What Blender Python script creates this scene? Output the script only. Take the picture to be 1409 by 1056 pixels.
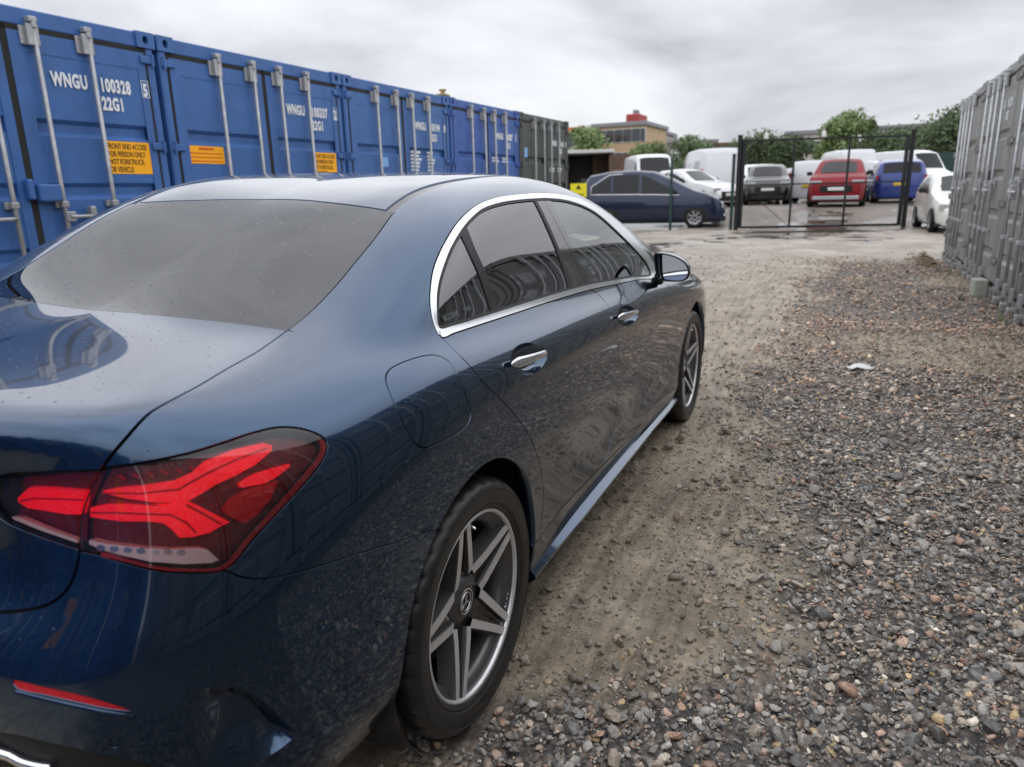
import bpy, bmesh, math, random
import numpy as np
from mathutils import Vector, Matrix
from mathutils.bvhtree import BVHTree
from mathutils.geometry import delaunay_2d_cdt

random.seed(7)
RNG = np.random.default_rng(11)
SC = bpy.context.scene
COL = SC.collection
for _o in list(bpy.data.objects):
    bpy.data.objects.remove(_o, do_unlink=True)

# ------------------------------------------------------------------ camera
CAM_POS = Vector((1.6439, -1.4454, 1.3405))
CAM_F, CAM_YAW, CAM_PITCH, CAM_ROLL = 994.27, 0.4324, 0.2609, -0.0254   # focal length in px of a 1409 px wide picture


def cam_axes():
    cy, sy = math.cos(CAM_YAW), math.sin(CAM_YAW)
    cp, sp = math.cos(CAM_PITCH), math.sin(CAM_PITCH)
    fwd = Vector((-sy * cp, cy * cp, -sp))
    right = Vector((cy, sy, 0))
    up = right.cross(fwd)
    cr, sr = math.cos(CAM_ROLL), math.sin(CAM_ROLL)
    return cr * right + sr * up, -sr * right + cr * up, fwd


CR, CU, CF = cam_axes()
cam_data = bpy.data.cameras.new('camera')
cam = bpy.data.objects.new('camera', cam_data)
COL.objects.link(cam)
SC.camera = cam
_m = Matrix((CR, CU, -CF)).transposed().to_4x4()
_m.translation = CAM_POS
cam.matrix_world = _m
cam_data.sensor_fit = 'HORIZONTAL'
cam_data.sensor_width = 36.0
cam_data.lens = CAM_F / 1409.0 * 36.0
cam_data.clip_start = 0.05
cam_data.clip_end = 3000.0
cam_data.dof.use_dof = True
cam_data.dof.focus_distance = 2.05
cam_data.dof.aperture_fstop = 25.4 / 6.5      # an entrance pupil of about 6.5 mm

# ------------------------------------------------------------------ sky
world = bpy.data.worlds.new('World')
SC.world = world
world.use_nodes = True
_nt = world.node_tree
_nt.nodes.clear()
SUN_EL, SUN_AZ = math.radians(86), math.radians(135)


def build_sky():
    N, L = _nt.nodes, _nt.links
    out = N.new('ShaderNodeOutputWorld')
    bg = N.new('ShaderNodeBackground')
    bg.inputs['Strength'].default_value = 1.0
    tc = N.new('ShaderNodeTexCoord')
    sky = N.new('ShaderNodeTexSky')
    sky.sky_type = 'NISHITA'
    sky.sun_disc = False
    sky.sun_elevation = SUN_EL
    sky.sun_rotation = SUN_AZ
    # clouds: noise over a flat layer (direction divided by height above the horizon)
    sep = N.new('ShaderNodeSeparateXYZ')
    L.new(tc.outputs['Generated'], sep.inputs[0])
    zc = N.new('ShaderNodeMath'); zc.operation = 'ABSOLUTE'
    L.new(sep.outputs['Z'], zc.inputs[0])
    za = N.new('ShaderNodeMath'); za.operation = 'ADD'; za.inputs[1].default_value = 0.30
    L.new(zc.outputs[0], za.inputs[0])
    dv = N.new('ShaderNodeVectorMath'); dv.operation = 'DIVIDE'
    L.new(tc.outputs['Generated'], dv.inputs[0])
    cmb = N.new('ShaderNodeCombineXYZ')
    for i in range(3):
        L.new(za.outputs[0], cmb.inputs[i])
    L.new(cmb.outputs[0], dv.inputs[1])
    n1 = N.new('ShaderNodeTexNoise')
    n1.inputs['Scale'].default_value = 1.1
    n1.inputs['Detail'].default_value = 7
    n1.inputs['Roughness'].default_value = 0.52
    n1.inputs['Distortion'].default_value = 0.35
    L.new(dv.outputs[0], n1.inputs['Vector'])
    rp = N.new('ShaderNodeValToRGB')
    cr = rp.color_ramp
    cr.elements[0].position = 0.34; cr.elements[0].color = (0.37, 0.38, 0.415, 1)
    cr.elements[1].position = 0.68; cr.elements[1].color = (0.70, 0.71, 0.74, 1)
    e = cr.elements.new(0.50); e.color = (0.57, 0.58, 0.615, 1)
    L.new(n1.outputs['Fac'], rp.inputs['Fac'])
    mix = N.new('ShaderNodeMixRGB'); mix.blend_type = 'ADD'
    mix.inputs['Fac'].default_value = 0.006          # a trace of the clear sky above the cloud
    L.new(rp.outputs['Color'], mix.inputs['Color1'])
    L.new(sky.outputs['Color'], mix.inputs['Color2'])
    # an overcast sky is about three times as bright overhead as at the horizon
    gr = N.new('ShaderNodeMapRange')
    gr.inputs['From Min'].default_value = 0; gr.inputs['From Max'].default_value = 1
    gr.inputs['To Min'].default_value = 0.88; gr.inputs['To Max'].default_value = 2.1
    L.new(zc.outputs[0], gr.inputs['Value'])
    gm = N.new('ShaderNodeVectorMath'); gm.operation = 'SCALE'
    L.new(mix.outputs['Color'], gm.inputs[0]); L.new(gr.outputs[0], gm.inputs['Scale'])
    L.new(gm.outputs[0], bg.inputs['Color'])
    L.new(bg.outputs[0], out.inputs['Surface'])


build_sky()
sun_data = bpy.data.lights.new('sun', 'SUN')
sun_data.energy = 0.5
sun_data.angle = math.radians(170)
sun_data.color = (1.0, 0.97, 0.93)
sun = bpy.data.objects.new('sun', sun_data)
COL.objects.link(sun)
sun.rotation_euler = Vector((.05, -.05, 1)).to_track_quat('Z', 'Y').to_euler()
SC.view_settings.view_transform = 'Standard'
SC.view_settings.look = 'None'
SC.view_settings.exposure = 0.40
SC.view_settings.gamma = 1.0
SC.view_settings.use_curve_mapping = False
SC.render.engine = 'CYCLES'
SC.cycles.max_bounces = 10
SC.cycles.use_denoising = True

# ------------------------------------------------------------------ helpers


def tag(o, label=None, cat=None, group=None, kind=None):
    if label: o['label'] = label
    if cat: o['category'] = cat
    if group: o['group'] = group
    if kind: o['kind'] = kind
    return o


def empty(name, loc=(0, 0, 0), rz=0.0, parent=None):
    o = bpy.data.objects.new(name, None)
    o.empty_display_size = 0.2
    o.location = loc
    o.rotation_euler = (0, 0, rz)
    o.parent = parent
    COL.objects.link(o)
    return o


def link(name, me, mat=None, parent=None):
    o = bpy.data.objects.new(name, me)
    COL.objects.link(o)
    o.parent = parent
    if mat is not None:
        me.materials.append(mat)
    return o


def copy_tree(o, parent=None):
    c = o.copy()
    COL.objects.link(c)
    c.parent = parent
    for ch in list(o.children):
        copy_tree(ch, c)
    return c


class MB:
    """collects shapes into one mesh"""

    def __init__(self):
        self.v, self.f, self.m, self.s = [], [], [], []
        self.mi = 0
        self.smooth = False

    def add(self, vs, fs, M=None):
        b = len(self.v)
        for p in vs:
            p = Vector(p)
            self.v.append(M @ p if M is not None else p)
        for f in fs:
            self.f.append([b + i for i in f]); self.m.append(self.mi); self.s.append(self.smooth)
        return self

    def box(self, lo, hi, M=None, ch=0.0):
        x0, y0, z0 = lo; x1, y1, z1 = hi
        if ch <= 0:
            vs = [(x0, y0, z0), (x1, y0, z0), (x1, y1, z0), (x0, y1, z0), (x0, y0, z1), (x1, y0, z1), (x1, y1, z1), (x0, y1, z1)]
            fs = [(3, 2, 1, 0), (4, 5, 6, 7), (0, 1, 5, 4), (1, 2, 6, 5), (2, 3, 7, 6), (3, 0, 4, 7)]
            return self.add(vs, fs, M)
        c = min(ch, (x1 - x0) * .45, (y1 - y0) * .45, (z1 - z0) * .45)
        ring = lambda z, d: [(x0 + d + c, y0 + d, z), (x1 - d - c, y0 + d, z), (x1 - d, y0 + d + c, z), (x1 - d, y1 - d - c, z), (x1 - d - c, y1 - d, z), (x0 + d + c, y1 - d, z), (x0 + d, y1 - d - c, z), (x0 + d, y0 + d + c, z)]
        c2 = c * .7
        vs = ring(z0, c2) + ring(z0 + c, 0) + ring(z1 - c, 0) + ring(z1, c2)
        fs = [tuple(range(7, -1, -1)), tuple(range(24, 32))]
        for k in range(3):
            for i in range(8):
                j = (i + 1) % 8
                fs.append((k * 8 + i, k * 8 + j, k * 8 + 8 + j, k * 8 + 8 + i))
        return self.add(vs, fs, M)

    def tube(self, pts, r, n=8, cap=True, M=None):
        pts = [Vector(p) for p in pts]
        rs = r if isinstance(r, (list, tuple)) else [r] * len(pts)
        b = len(self.v)
        prev = None
        for i, p in enumerate(pts):
            t = (pts[min(i + 1, len(pts) - 1)] - pts[max(i - 1, 0)]).normalized()
            if prev is None:
                a = Vector((0, 0, 1)) if abs(t.z) < .9 else Vector((1, 0, 0))
                u = t.cross(a).normalized()
            else:
                u = (prev - t * prev.dot(t)).normalized()
            prev = u
            w = t.cross(u)
            for k in range(n):
                a = 2 * math.pi * k / n
                q = p + (u * math.cos(a) + w * math.sin(a)) * rs[i]
                self.v.append(M @ q if M is not None else q)
        fs = []
        for i in range(len(pts) - 1):
            for k in range(n):
                j = (k + 1) % n
                fs.append([b + i * n + k, b + i * n + j, b + (i + 1) * n + j, b + (i + 1) * n + k])
        if cap:
            fs.append([b + k for k in range(n - 1, -1, -1)])
            fs.append([b + (len(pts) - 1) * n + k for k in range(n)])
        for f in fs:
            self.f.append(f); self.m.append(self.mi); self.s.append(self.smooth and len(f) == 4)
        return self

    def lathe(self, prof, n=48, axis='X', M=None, closed=False):
        """prof: (r, h) pairs; h runs along the axis"""
        b = len(self.v)
        for r, h in prof:
            for k in range(n):
                a = 2 * math.pi * k / n
                c, s = r * math.cos(a), r * math.sin(a)
                q = Vector((h, c, s)) if axis == 'X' else Vector((c, s, h)) if axis == 'Z' else Vector((s, h, c))
                self.v.append(M @ q if M is not None else q)
        m = len(prof)
        for i in range(m if closed else m - 1):
            i2 = (i + 1) % m
            for k in range(n):
                j = (k + 1) % n
                self.f.append([b + i * n + k, b + i * n + j, b + i2 * n + j, b + i2 * n + k]); self.m.append(self.mi); self.s.append(self.smooth)
        return self

    def prism(self, poly, axis, a, b_, M=None):
        """poly: 2D outline, extruded between a and b_ along the axis"""
        n = len(poly)
        def P(p, h):
            return (h, p[0], p[1]) if axis == 'X' else (p[0], h, p[1]) if axis == 'Y' else (p[0], p[1], h)
        vs = [P(p, a) for p in poly] + [P(p, b_) for p in poly]
        fs = [tuple(range(n - 1, -1, -1)), tuple(range(n, 2 * n))] + [(i, (i + 1) % n, n + (i + 1) % n, n + i) for i in range(n)]
        return self.add(vs, fs, M)

    def mesh(self, name, mats, fix=True):
        me = bpy.data.meshes.new(name)
        me.from_pydata([tuple(v) for v in self.v], [], self.f)
        for m in mats:
            me.materials.append(m)
        me.polygons.foreach_set('material_index', self.m)
        me.polygons.foreach_set('use_smooth', self.s)
        if fix:
            bm = bmesh.new(); bm.from_mesh(me)
            bmesh.ops.recalc_face_normals(bm, faces=bm.faces)
            bm.to_mesh(me); bm.free()
        me.update()
        return me

    def build(self, name, mats, parent=None, fix=True):
        if not isinstance(mats, (list, tuple)):
            mats = [mats]
        me = self.mesh(name, mats, fix)
        o = bpy.data.objects.new(name, me)
        COL.objects.link(o)
        o.parent = parent
        return o


# ------------------------------------------------------------------ materials


def rgb(r, g, b):
    f = lambda c: (c / 255 / 12.92) if c / 255 <= .04045 else ((c / 255 + .055) / 1.055) ** 2.4
    return (f(r), f(g), f(b), 1)


def mat(name, color, rough=0.5, metal=0.0, spec=0.5, coat=0.0, coat_rough=0.03, noise=None, bump=None, trans=0.0, ior=1.45, emit=None):
    """noise = (scale, amount, second colour or None); bump = (scale, strength, distance)"""
    m = bpy.data.materials.new(name)
    m.use_nodes = True
    nt = m.node_tree
    N, L = nt.nodes, nt.links
    b = N['Principled BSDF']
    b.inputs['Base Color'].default_value = color
    b.inputs['Roughness'].default_value = rough
    b.inputs['Metallic'].default_value = metal
    b.inputs['Specular IOR Level'].default_value = spec
    b.inputs['Coat Weight'].default_value = coat
    b.inputs['Coat Roughness'].default_value = coat_rough
    b.inputs['Transmission Weight'].default_value = trans
    b.inputs['IOR'].default_value = ior
    tc = N.new('ShaderNodeTexCoord')
    if noise:
        n = N.new('ShaderNodeTexNoise')
        n.inputs['Scale'].default_value = noise[0]
        n.inputs['Detail'].default_value = 5
        n.inputs['Roughness'].default_value = .6
        L.new(tc.outputs['Object'], n.inputs['Vector'])
        r = N.new('ShaderNodeValToRGB')
        c2 = noise[2] or tuple(c * .6 for c in color[:3]) + (1,)
        r.color_ramp.elements[0].position = .5 - .22 * (1.2 - noise[1])
        r.color_ramp.elements[1].position = .62
        mx = N.new('ShaderNodeMixRGB')
        mx.inputs['Color1'].default_value = color
        mx.inputs['Color2'].default_value = c2
        ml = N.new('ShaderNodeMath'); ml.operation = 'MULTIPLY'; ml.inputs[1].default_value = noise[1]
        L.new(n.outputs['Fac'], r.inputs['Fac'])
        L.new(r.outputs['Color'], ml.inputs[0])
        L.new(ml.outputs[0], mx.inputs['Fac'])
        L.new(mx.outputs['Color'], b.inputs['Base Color'])
        mr = N.new('ShaderNodeMapRange')
        mr.inputs['To Min'].default_value = max(0, rough - .08)
        mr.inputs['To Max'].default_value = min(1, rough + .12)
        L.new(n.outputs['Fac'], mr.inputs['Value'])
        L.new(mr.outputs[0], b.inputs['Roughness'])
    if bump:
        n = N.new('ShaderNodeTexNoise')
        n.inputs['Scale'].default_value = bump[0]
        n.inputs['Detail'].default_value = 4
        L.new(tc.outputs['Object'], n.inputs['Vector'])
        bp = N.new('ShaderNodeBump')
        bp.inputs['Strength'].default_value = bump[1]
        bp.inputs['Distance'].default_value = bump[2]
        L.new(n.outputs['Fac'], bp.inputs['Height'])
        L.new(bp.outputs[0], b.inputs['Normal'])
    if emit:
        b.inputs['Emission Color'].default_value = emit[0]
        b.inputs['Emission Strength'].default_value = emit[1]
    return m
# ================================================================== ground


def sstep(a, b, x):
    t = np.clip((x - a) / (b - a), 0, 1)
    return t * t * (3 - 2 * t)


_k = RNG.normal(0, 1, (40, 2)); _ph = RNG.uniform(0, 6.28, 40)


def wav(x, y, lo, hi, n=14, seed=0):
    """smooth random field, about -1..1"""
    r = np.random.default_rng(100 + seed)
    out = 0 * x
    for i in range(n):
        f = r.uniform(lo, hi); a = r.uniform(0, 6.283); p = r.uniform(0, 6.283)
        out = out + np.sin((x * math.cos(a) + y * math.sin(a)) * f + p)
    return out / math.sqrt(n) * .9


def mud_mask(x, y):
    """1 where mud or packed sand shows, 0 on deep gravel"""
    edge = 1.30 + .16 * wav(x * 0, y, 1.2, 3.0, 8, 3) + .10 * wav(x, y, 4, 9, 10, 4)
    edge = edge - .55 * sstep(.55, -.1, y) + .22 * sstep(.2, .9, y) * sstep(2.2, 1.2, y)
    a = sstep(edge + .26, edge - .42, x + .10 * wav(x, y, 9, 22, 12, 9))
    a = np.maximum(a, sstep(.55, 1.2, wav(x, y, .8, 2.4, 12, 8)) * .55 * sstep(2, 5, y))
    far = sstep(11.5, 13.5, y + .5 * wav(x, y, .5, 1.5, 8, 5))
    return np.clip(np.maximum(a, far), 0, 1)


def ground_z(x, y):
    x = np.asarray(x, float); y = np.asarray(y, float)
    z = .50 * sstep(24.2, 26.6, y)
    near = sstep(24, 14, y)
    m = mud_mask(x, y)
    rough = .010 * wav(x, y, 3, 9, 16, 1) + .005 * wav(x, y, 12, 28, 16, 2)
    # keep the strips under the tyres level
    flat = 1 - (sstep(.62, .50, np.abs(np.abs(x) - .77) * 1.0 + 0) * 0)
    lev = np.exp(-((np.abs(x) - .77) / .22) ** 2) * np.exp(-(np.minimum(np.abs(y), np.abs(y - 2.73)) / .35) ** 2)
    ruts = -.010 * np.exp(-((x - 1.10 - .04 * np.sin(y * .9)) / .07) ** 2) - .008 * np.exp(-((x - 1.26 - .05 * np.sin(y * .7 + 1)) / .05) ** 2)
    ruts = ruts * sstep(-.2, .4, y) * sstep(8, 5, y)
    z = z + near * ((rough + ruts * m) * (1 - lev) - .004 * lev + .012 * (1 - m) * sstep(.9, 1.4, x))
    z = z - .012 * near * sstep(11, 13, y) * sstep(21, 18, y) * (wav(x, y, .3, 1.0, 8, 6) > .2)
    return z


def ground_material():
    m = bpy.data.materials.new('yard_ground')
    m.use_nodes = True
    nt = m.node_tree; N, L = nt.nodes, nt.links
    b = N['Principled BSDF']
    tc = N.new('ShaderNodeTexCoord')

    def noise(scale, detail=6, rough=.6, dist=0):
        n = N.new('ShaderNodeTexNoise'); n.inputs['Scale'].default_value = scale; n.inputs['Detail'].default_value = detail
        n.inputs['Roughness'].default_value = rough; n.inputs['Distortion'].default_value = dist
        L.new(tc.outputs['Object'], n.inputs['Vector']); return n

    def ramp(src, stops):
        r = N.new('ShaderNodeValToRGB'); e = r.color_ramp.elements
        e[0].position, e[0].color = stops[0]; e[1].position, e[1].color = stops[-1]
        for p, c in stops[1:-1]:
            q = e.new(p); q.color = c
        L.new(src, r.inputs['Fac']); return r

    def mix(fac, a, c, mode='MIX'):
        x = N.new('ShaderNodeMixRGB'); x.blend_type = mode
        if isinstance(fac, float): x.inputs['Fac'].default_value = fac
        else: L.new(fac, x.inputs['Fac'])
        for s, v in (('Color1', a), ('Color2', c)):
            if isinstance(v, tuple): x.inputs[s].default_value = v
            else: L.new(v, x.inputs[s])
        return x.outputs['Color']
    at = N.new('ShaderNodeAttribute'); at.attribute_name = 'mud'
    # packed mud: tan, blotchy
    n1 = noise(2.3, 8, .65, .4); n2 = noise(38, 6, .7)
    mudc = ramp(n1.outputs['Fac'], [(.30, (.24, .195, .14, 1)), (.52, (.39, .33, .25, 1)), (.72, (.50, .44, .35, 1))]).outputs['Color']
    grit = ramp(n2.outputs['Fac'], [(.34, (.35, .34, .33, 1)), (.62, (1.1, 1.08, 1.05, 1))]).outputs['Color']
    mudc = mix(.45, mudc, grit, 'MULTIPLY')
    # wheel tracks: long streaks in the direction of travel
    mp = N.new('ShaderNodeMapping'); mp.inputs['Scale'].default_value = (17, 1.3, 1); mp.inputs['Rotation'].default_value = (0, 0, .10)
    L.new(tc.outputs['Object'], mp.inputs['Vector'])
    ns = N.new('ShaderNodeTexNoise'); ns.inputs['Scale'].default_value = 1; ns.inputs['Detail'].default_value = 5; ns.inputs['Distortion'].default_value = .5
    L.new(mp.outputs[0], ns.inputs['Vector'])
    trk = ramp(ns.outputs['Fac'], [(.36, (.55, .52, .49, 1)), (.56, (1.12, 1.1, 1.06, 1))]).outputs['Color']
    mudc = mix(.75, mudc, trk, 'MULTIPLY')
    # loose gravel seen as colour cells
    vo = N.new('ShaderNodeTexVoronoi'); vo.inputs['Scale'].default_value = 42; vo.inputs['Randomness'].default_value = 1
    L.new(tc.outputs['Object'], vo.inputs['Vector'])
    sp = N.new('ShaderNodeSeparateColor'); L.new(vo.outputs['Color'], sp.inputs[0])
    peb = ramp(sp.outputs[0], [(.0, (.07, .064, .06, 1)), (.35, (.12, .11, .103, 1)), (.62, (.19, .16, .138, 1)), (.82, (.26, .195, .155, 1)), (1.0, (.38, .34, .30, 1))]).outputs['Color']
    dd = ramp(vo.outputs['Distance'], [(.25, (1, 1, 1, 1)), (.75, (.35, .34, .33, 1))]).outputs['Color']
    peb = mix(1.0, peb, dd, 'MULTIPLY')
    mf = N.new('ShaderNodeMapRange'); mf.inputs['From Min'].default_value = .05; mf.inputs['From Max'].default_value = .5
    L.new(at.outputs['Fac'], mf.inputs['Value'])
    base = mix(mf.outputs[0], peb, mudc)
    # paler sandy apron further off, brown yard beyond the gate
    ap = N.new('ShaderNodeAttribute'); ap.attribute_name = 'apron'
    n3 = noise(.8, 7, .62, .6)
    apc = ramp(n3.outputs['Fac'], [(.32, (.21, .178, .142, 1)), (.52, (.34, .295, .245, 1)), (.70, (.46, .42, .37, 1))]).outputs['Color']
    base = mix(ap.outputs['Fac'], base, apc)
    n5 = noise(5.5, 8, .75, .8)
    g5 = ramp(n5.outputs['Fac'], [(.33, (.42, .40, .38, 1)), (.58, (1.08, 1.07, 1.06, 1))]).outputs['Color']
    base = mix(.55, base, g5, 'MULTIPLY')
    yd = N.new('ShaderNodeAttribute'); yd.attribute_name = 'yard'
    n4 = noise(.45, 8, .7, .5)
    ydc = ramp(n4.outputs['Fac'], [(.30, (.075, .080, .045, 1)), (.46, (.115, .098, .075, 1)), (.6, (.19, .150, .125, 1)), (.74, (.235, .20, .17, 1))]).outputs['Color']
    base = mix(yd.outputs['Fac'], base, ydc)
    # standing water and damp
    pu = N.new('ShaderNodeAttribute'); pu.attribute_name = 'wet'
    nw = noise(1.1, 5, .6, .3)
    ad = N.new('ShaderNodeMath'); ad.operation = 'ADD'
    L.new(pu.outputs['Fac'], ad.inputs[0]); L.new(nw.outputs['Fac'], ad.inputs[1])
    wet = ramp(ad.outputs[0], [(.93, (0, 0, 0, 1)), (1.0, (1, 1, 1, 1))])
    sh = N.new('ShaderNodeMath'); sh.operation = 'MULTIPLY'; sh.inputs[1].default_value = .90
    L.new(ad.outputs[0], sh.inputs[0]); L.new(sh.outputs[0], wet.inputs['Fac'])
    wet.color_ramp.elements[0].position = .82; wet.color_ramp.elements[1].position = .88
    base = mix(wet.outputs['Color'], base, mix(1.0, base, (.45, .42, .40, 1), 'MULTIPLY'))
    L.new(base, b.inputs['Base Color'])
    rr = ramp(n2.outputs['Fac'], [(.3, (.38, .38, .38, 1)), (.7, (.72, .72, .72, 1))])
    L.new(mix(wet.outputs['Color'], rr.outputs['Color'], (.045, .045, .045, 1)), b.inputs['Roughness'])
    # relief
    h1 = noise(26, 8, .7); h2 = noise(120, 4, .6)
    a2 = N.new('ShaderNodeMath'); a2.operation = 'MULTIPLY_ADD'; a2.inputs[1].default_value = .35
    L.new(h2.outputs['Fac'], a2.inputs[0]); L.new(h1.outputs['Fac'], a2.inputs[2])
    iv = N.new('ShaderNodeMath'); iv.operation = 'SUBTRACT'; iv.inputs[0].default_value = 1; L.new(at.outputs['Fac'], iv.inputs[1])
    pb = N.new('ShaderNodeMath'); pb.operation = 'MULTIPLY'; L.new(vo.outputs['Distance'], pb.inputs[0]); L.new(iv.outputs[0], pb.inputs[1])
    a3 = N.new('ShaderNodeMath'); a3.operation = 'ADD'; L.new(a2.outputs[0], a3.inputs[0]); L.new(ns.outputs['Fac'], a3.inputs[1])
    s2 = N.new('ShaderNodeMath'); s2.operation = 'SUBTRACT'; L.new(a3.outputs[0], s2.inputs[0]); L.new(pb.outputs[0], s2.inputs[1])
    dry = N.new('ShaderNodeMath'); dry.operation = 'SUBTRACT'; dry.inputs[0].default_value = 1; L.new(wet.outputs['Color'], dry.inputs[1])
    hm = N.new('ShaderNodeMath'); hm.operation = 'MULTIPLY'; L.new(s2.outputs[0], hm.inputs[0]); L.new(dry.outputs[0], hm.inputs[1])
    bp = N.new('ShaderNodeBump'); bp.inputs['Strength'].default_value = .75; bp.inputs['Distance'].default_value = .018
    L.new(hm.outputs[0], bp.inputs['Height']); L.new(bp.outputs[0], b.inputs['Normal'])
    return m


def build_ground():
    ax = lambda segs: np.unique(np.concatenate([np.arange(a, b, s) for a, b, s in segs]))
    xs = ax([(-900, -100, 80), (-100, -20, 8), (-20, -6, .8), (-6, .6, .12), (.6, 3.4, .035), (3.4, 8, .2), (8, 30, 2), (30, 100, 10), (100, 901, 80)])
    ys = ax([(-300, -30, 30), (-30, -6, 2), (-6, -1.2, .2), (-1.2, 7, .035), (7, 16, .09), (16, 40, .4), (40, 120, 5), (120, 1500, 100)])
    X, Y = np.meshgrid(xs, ys)
    Z = ground_z(X, Y)
    nx, ny = len(xs), len(ys)
    V = np.stack([X, Y, Z], -1).reshape(-1, 3)
    i = np.arange(nx * ny).reshape(ny, nx)
    F = np.stack([i[:-1, :-1], i[:-1, 1:], i[1:, 1:], i[1:, :-1]], -1).reshape(-1, 4)
    me = bpy.data.meshes.new('ground')
    me.vertices.add(len(V)); me.vertices.foreach_set('co', V.ravel())
    me.loops.add(F.size); me.loops.foreach_set('vertex_index', F.ravel())
    me.polygons.add(len(F)); me.polygons.foreach_set('loop_start', np.arange(0, F.size, 4)); me.polygons.foreach_set('loop_total', np.full(len(F), 4))
    me.update(calc_edges=True)
    me.polygons.foreach_set('use_smooth', np.ones(len(F), bool))
    x, y = V[:, 0], V[:, 1]
    A = {'mud': mud_mask(x, y),
         'apron': np.clip(sstep(11.5, 14, y + .8 * wav(x, y, .4, 1.2, 8, 12)) * sstep(24, 22, y) + .6 * sstep(.5, -.3, x) * sstep(5, 9, y) * sstep(24, 22, y), 0, 1),
         'yard': sstep(22, 24, y),
         'wet': np.clip(.34 + .26 * wav(x, y * .45, .6, 1.8, 12, 21) * sstep(11.5, 13.5, y) - .34 * sstep(13, 11.5, y) + .12 * sstep(20, 22, y) * sstep(28, 25, y), 0, 1)}
    for k, a in A.items():
        at = me.attributes.new(k, 'FLOAT', 'POINT'); at.data.foreach_set('value', a.astype(np.float32))
    o = link('ground', me, ground_material())
    tag(o, kind='structure')
    return o


build_ground()


def ico(sub):
    bm = bmesh.new(); bmesh.ops.create_icosphere(bm, subdivisions=sub, radius=1)
    V = np.array([v.co[:] for v in bm.verts]); F = np.array([[v.index for v in f.verts] for f in bm.faces]); bm.free()
    return V, F


def stone_shapes(sub, n, seed):
    V, F = ico(sub)
    r = np.random.default_rng(seed)
    out = []
    for _ in range(n):
        W = V.copy()
        for _k in range(9):                       # cut flats: broken, water-worn aggregate
            d = r.normal(size=3); d /= np.linalg.norm(d)
            h = r.uniform(.46, .80)
            s = W @ d
            W -= np.outer(np.clip(s - h, 0, None) * .97, d)
        W *= 1 + .06 * r.normal(size=(len(W), 1))
        W *= np.array([1.0, r.uniform(.62, .95), r.uniform(.42, .72)])
        out.append(W)
    return out, F


STONE_COL = np.array([(.105, .103, .100), (.165, .162, .158), (.245, .238, .228), (.34, .325, .305), (.195, .172, .150), (.275, .238, .200), (.34, .29, .235), (.29, .19, .14), (.37, .27, .21), (.44, .33, .19), (.58, .53, .46), (.13, .127, .125)])
STONE_W = np.array([.15, .17, .15, .08, .10, .09, .07, .05, .045, .02, .025, .05]); STONE_W /= STONE_W.sum()


def stones(name, xy, rad, sub, seed, m, shade=True):
    r = np.random.default_rng(seed)
    S, F = stone_shapes(sub, 14, seed)
    n = len(xy)
    nv, nf = len(S[0]), len(F)
    pick = r.integers(0, len(S), n)
    V = np.stack(S)[pick] * rad[:, None, None]
    # tumble: mostly lying flat, any heading
    az = r.uniform(0, 6.283, n); tl = r.normal(0, .35, n); t2 = r.normal(0, .35, n)
    ca, sa = np.cos(az), np.sin(az)

    def rotx(V, a):
        c, s = np.cos(a)[:, None], np.sin(a)[:, None]
        y = V[..., 1] * c - V[..., 2] * s; z = V[..., 1] * s + V[..., 2] * c
        return np.stack([V[..., 0], y, z], -1)
    V = rotx(V, tl)
    V = V[..., [1, 0, 2]]; V = rotx(V, t2); V = V[..., [1, 0, 2]]
    x = V[..., 0] * ca[:, None] - V[..., 1] * sa[:, None]; y = V[..., 0] * sa[:, None] + V[..., 1] * ca[:, None]
    V = np.stack([x, y, V[..., 2]], -1)
    gz = ground_z(xy[:, 0], xy[:, 1])
    lift = r.uniform(-.05, .62, n) * rad
    V[..., 0] += xy[:, 0, None]; V[..., 1] += xy[:, 1, None]; V[..., 2] += (gz + lift)[:, None]
    FF = (F[None] + (np.arange(n) * nv)[:, None, None]).reshape(-1, 3)
    me = bpy.data.meshes.new(name)
    me.vertices.add(n * nv); me.vertices.foreach_set('co', V.reshape(-1).astype(np.float32))
    me.loops.add(FF.size); me.loops.foreach_set('vertex_index', FF.ravel().astype(np.int32))
    me.polygons.add(len(FF)); me.polygons.foreach_set('loop_start', np.arange(0, FF.size, 3, dtype=np.int32)); me.polygons.foreach_set('loop_total', np.full(len(FF), 3, np.int32))
    me.update(calc_edges=True)
    me.polygons.foreach_set('use_smooth', np.repeat(r.uniform(0, 1, n) < (.45 if sub > 1 else 0), nf))
    ci = r.choice(len(STONE_COL), n, p=STONE_W)
    warm = sstep(2.0, 6.0, xy[:, 1])
    col = STONE_COL[ci] * r.uniform(.75, 1.75, (n, 1)) * np.array([1.06, 1.02, .96]) * (1 + warm[:, None] * np.array([.30, .12, .0]))
    # stones lying in the mud carry its colour
    mm = (mud_mask(xy[:, 0], xy[:, 1]) * .75)[:, None]
    col = col * (1 - mm) + np.array([.29, .24, .175]) * mm
    at = me.attributes.new('tint', 'FLOAT_COLOR', 'POINT')
    c4 = np.concatenate([np.repeat(col, nv, 0), np.ones((n * nv, 1))], 1)
    at.data.foreach_set('color', c4.ravel().astype(np.float32))
    return link(name, me, m)


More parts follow.
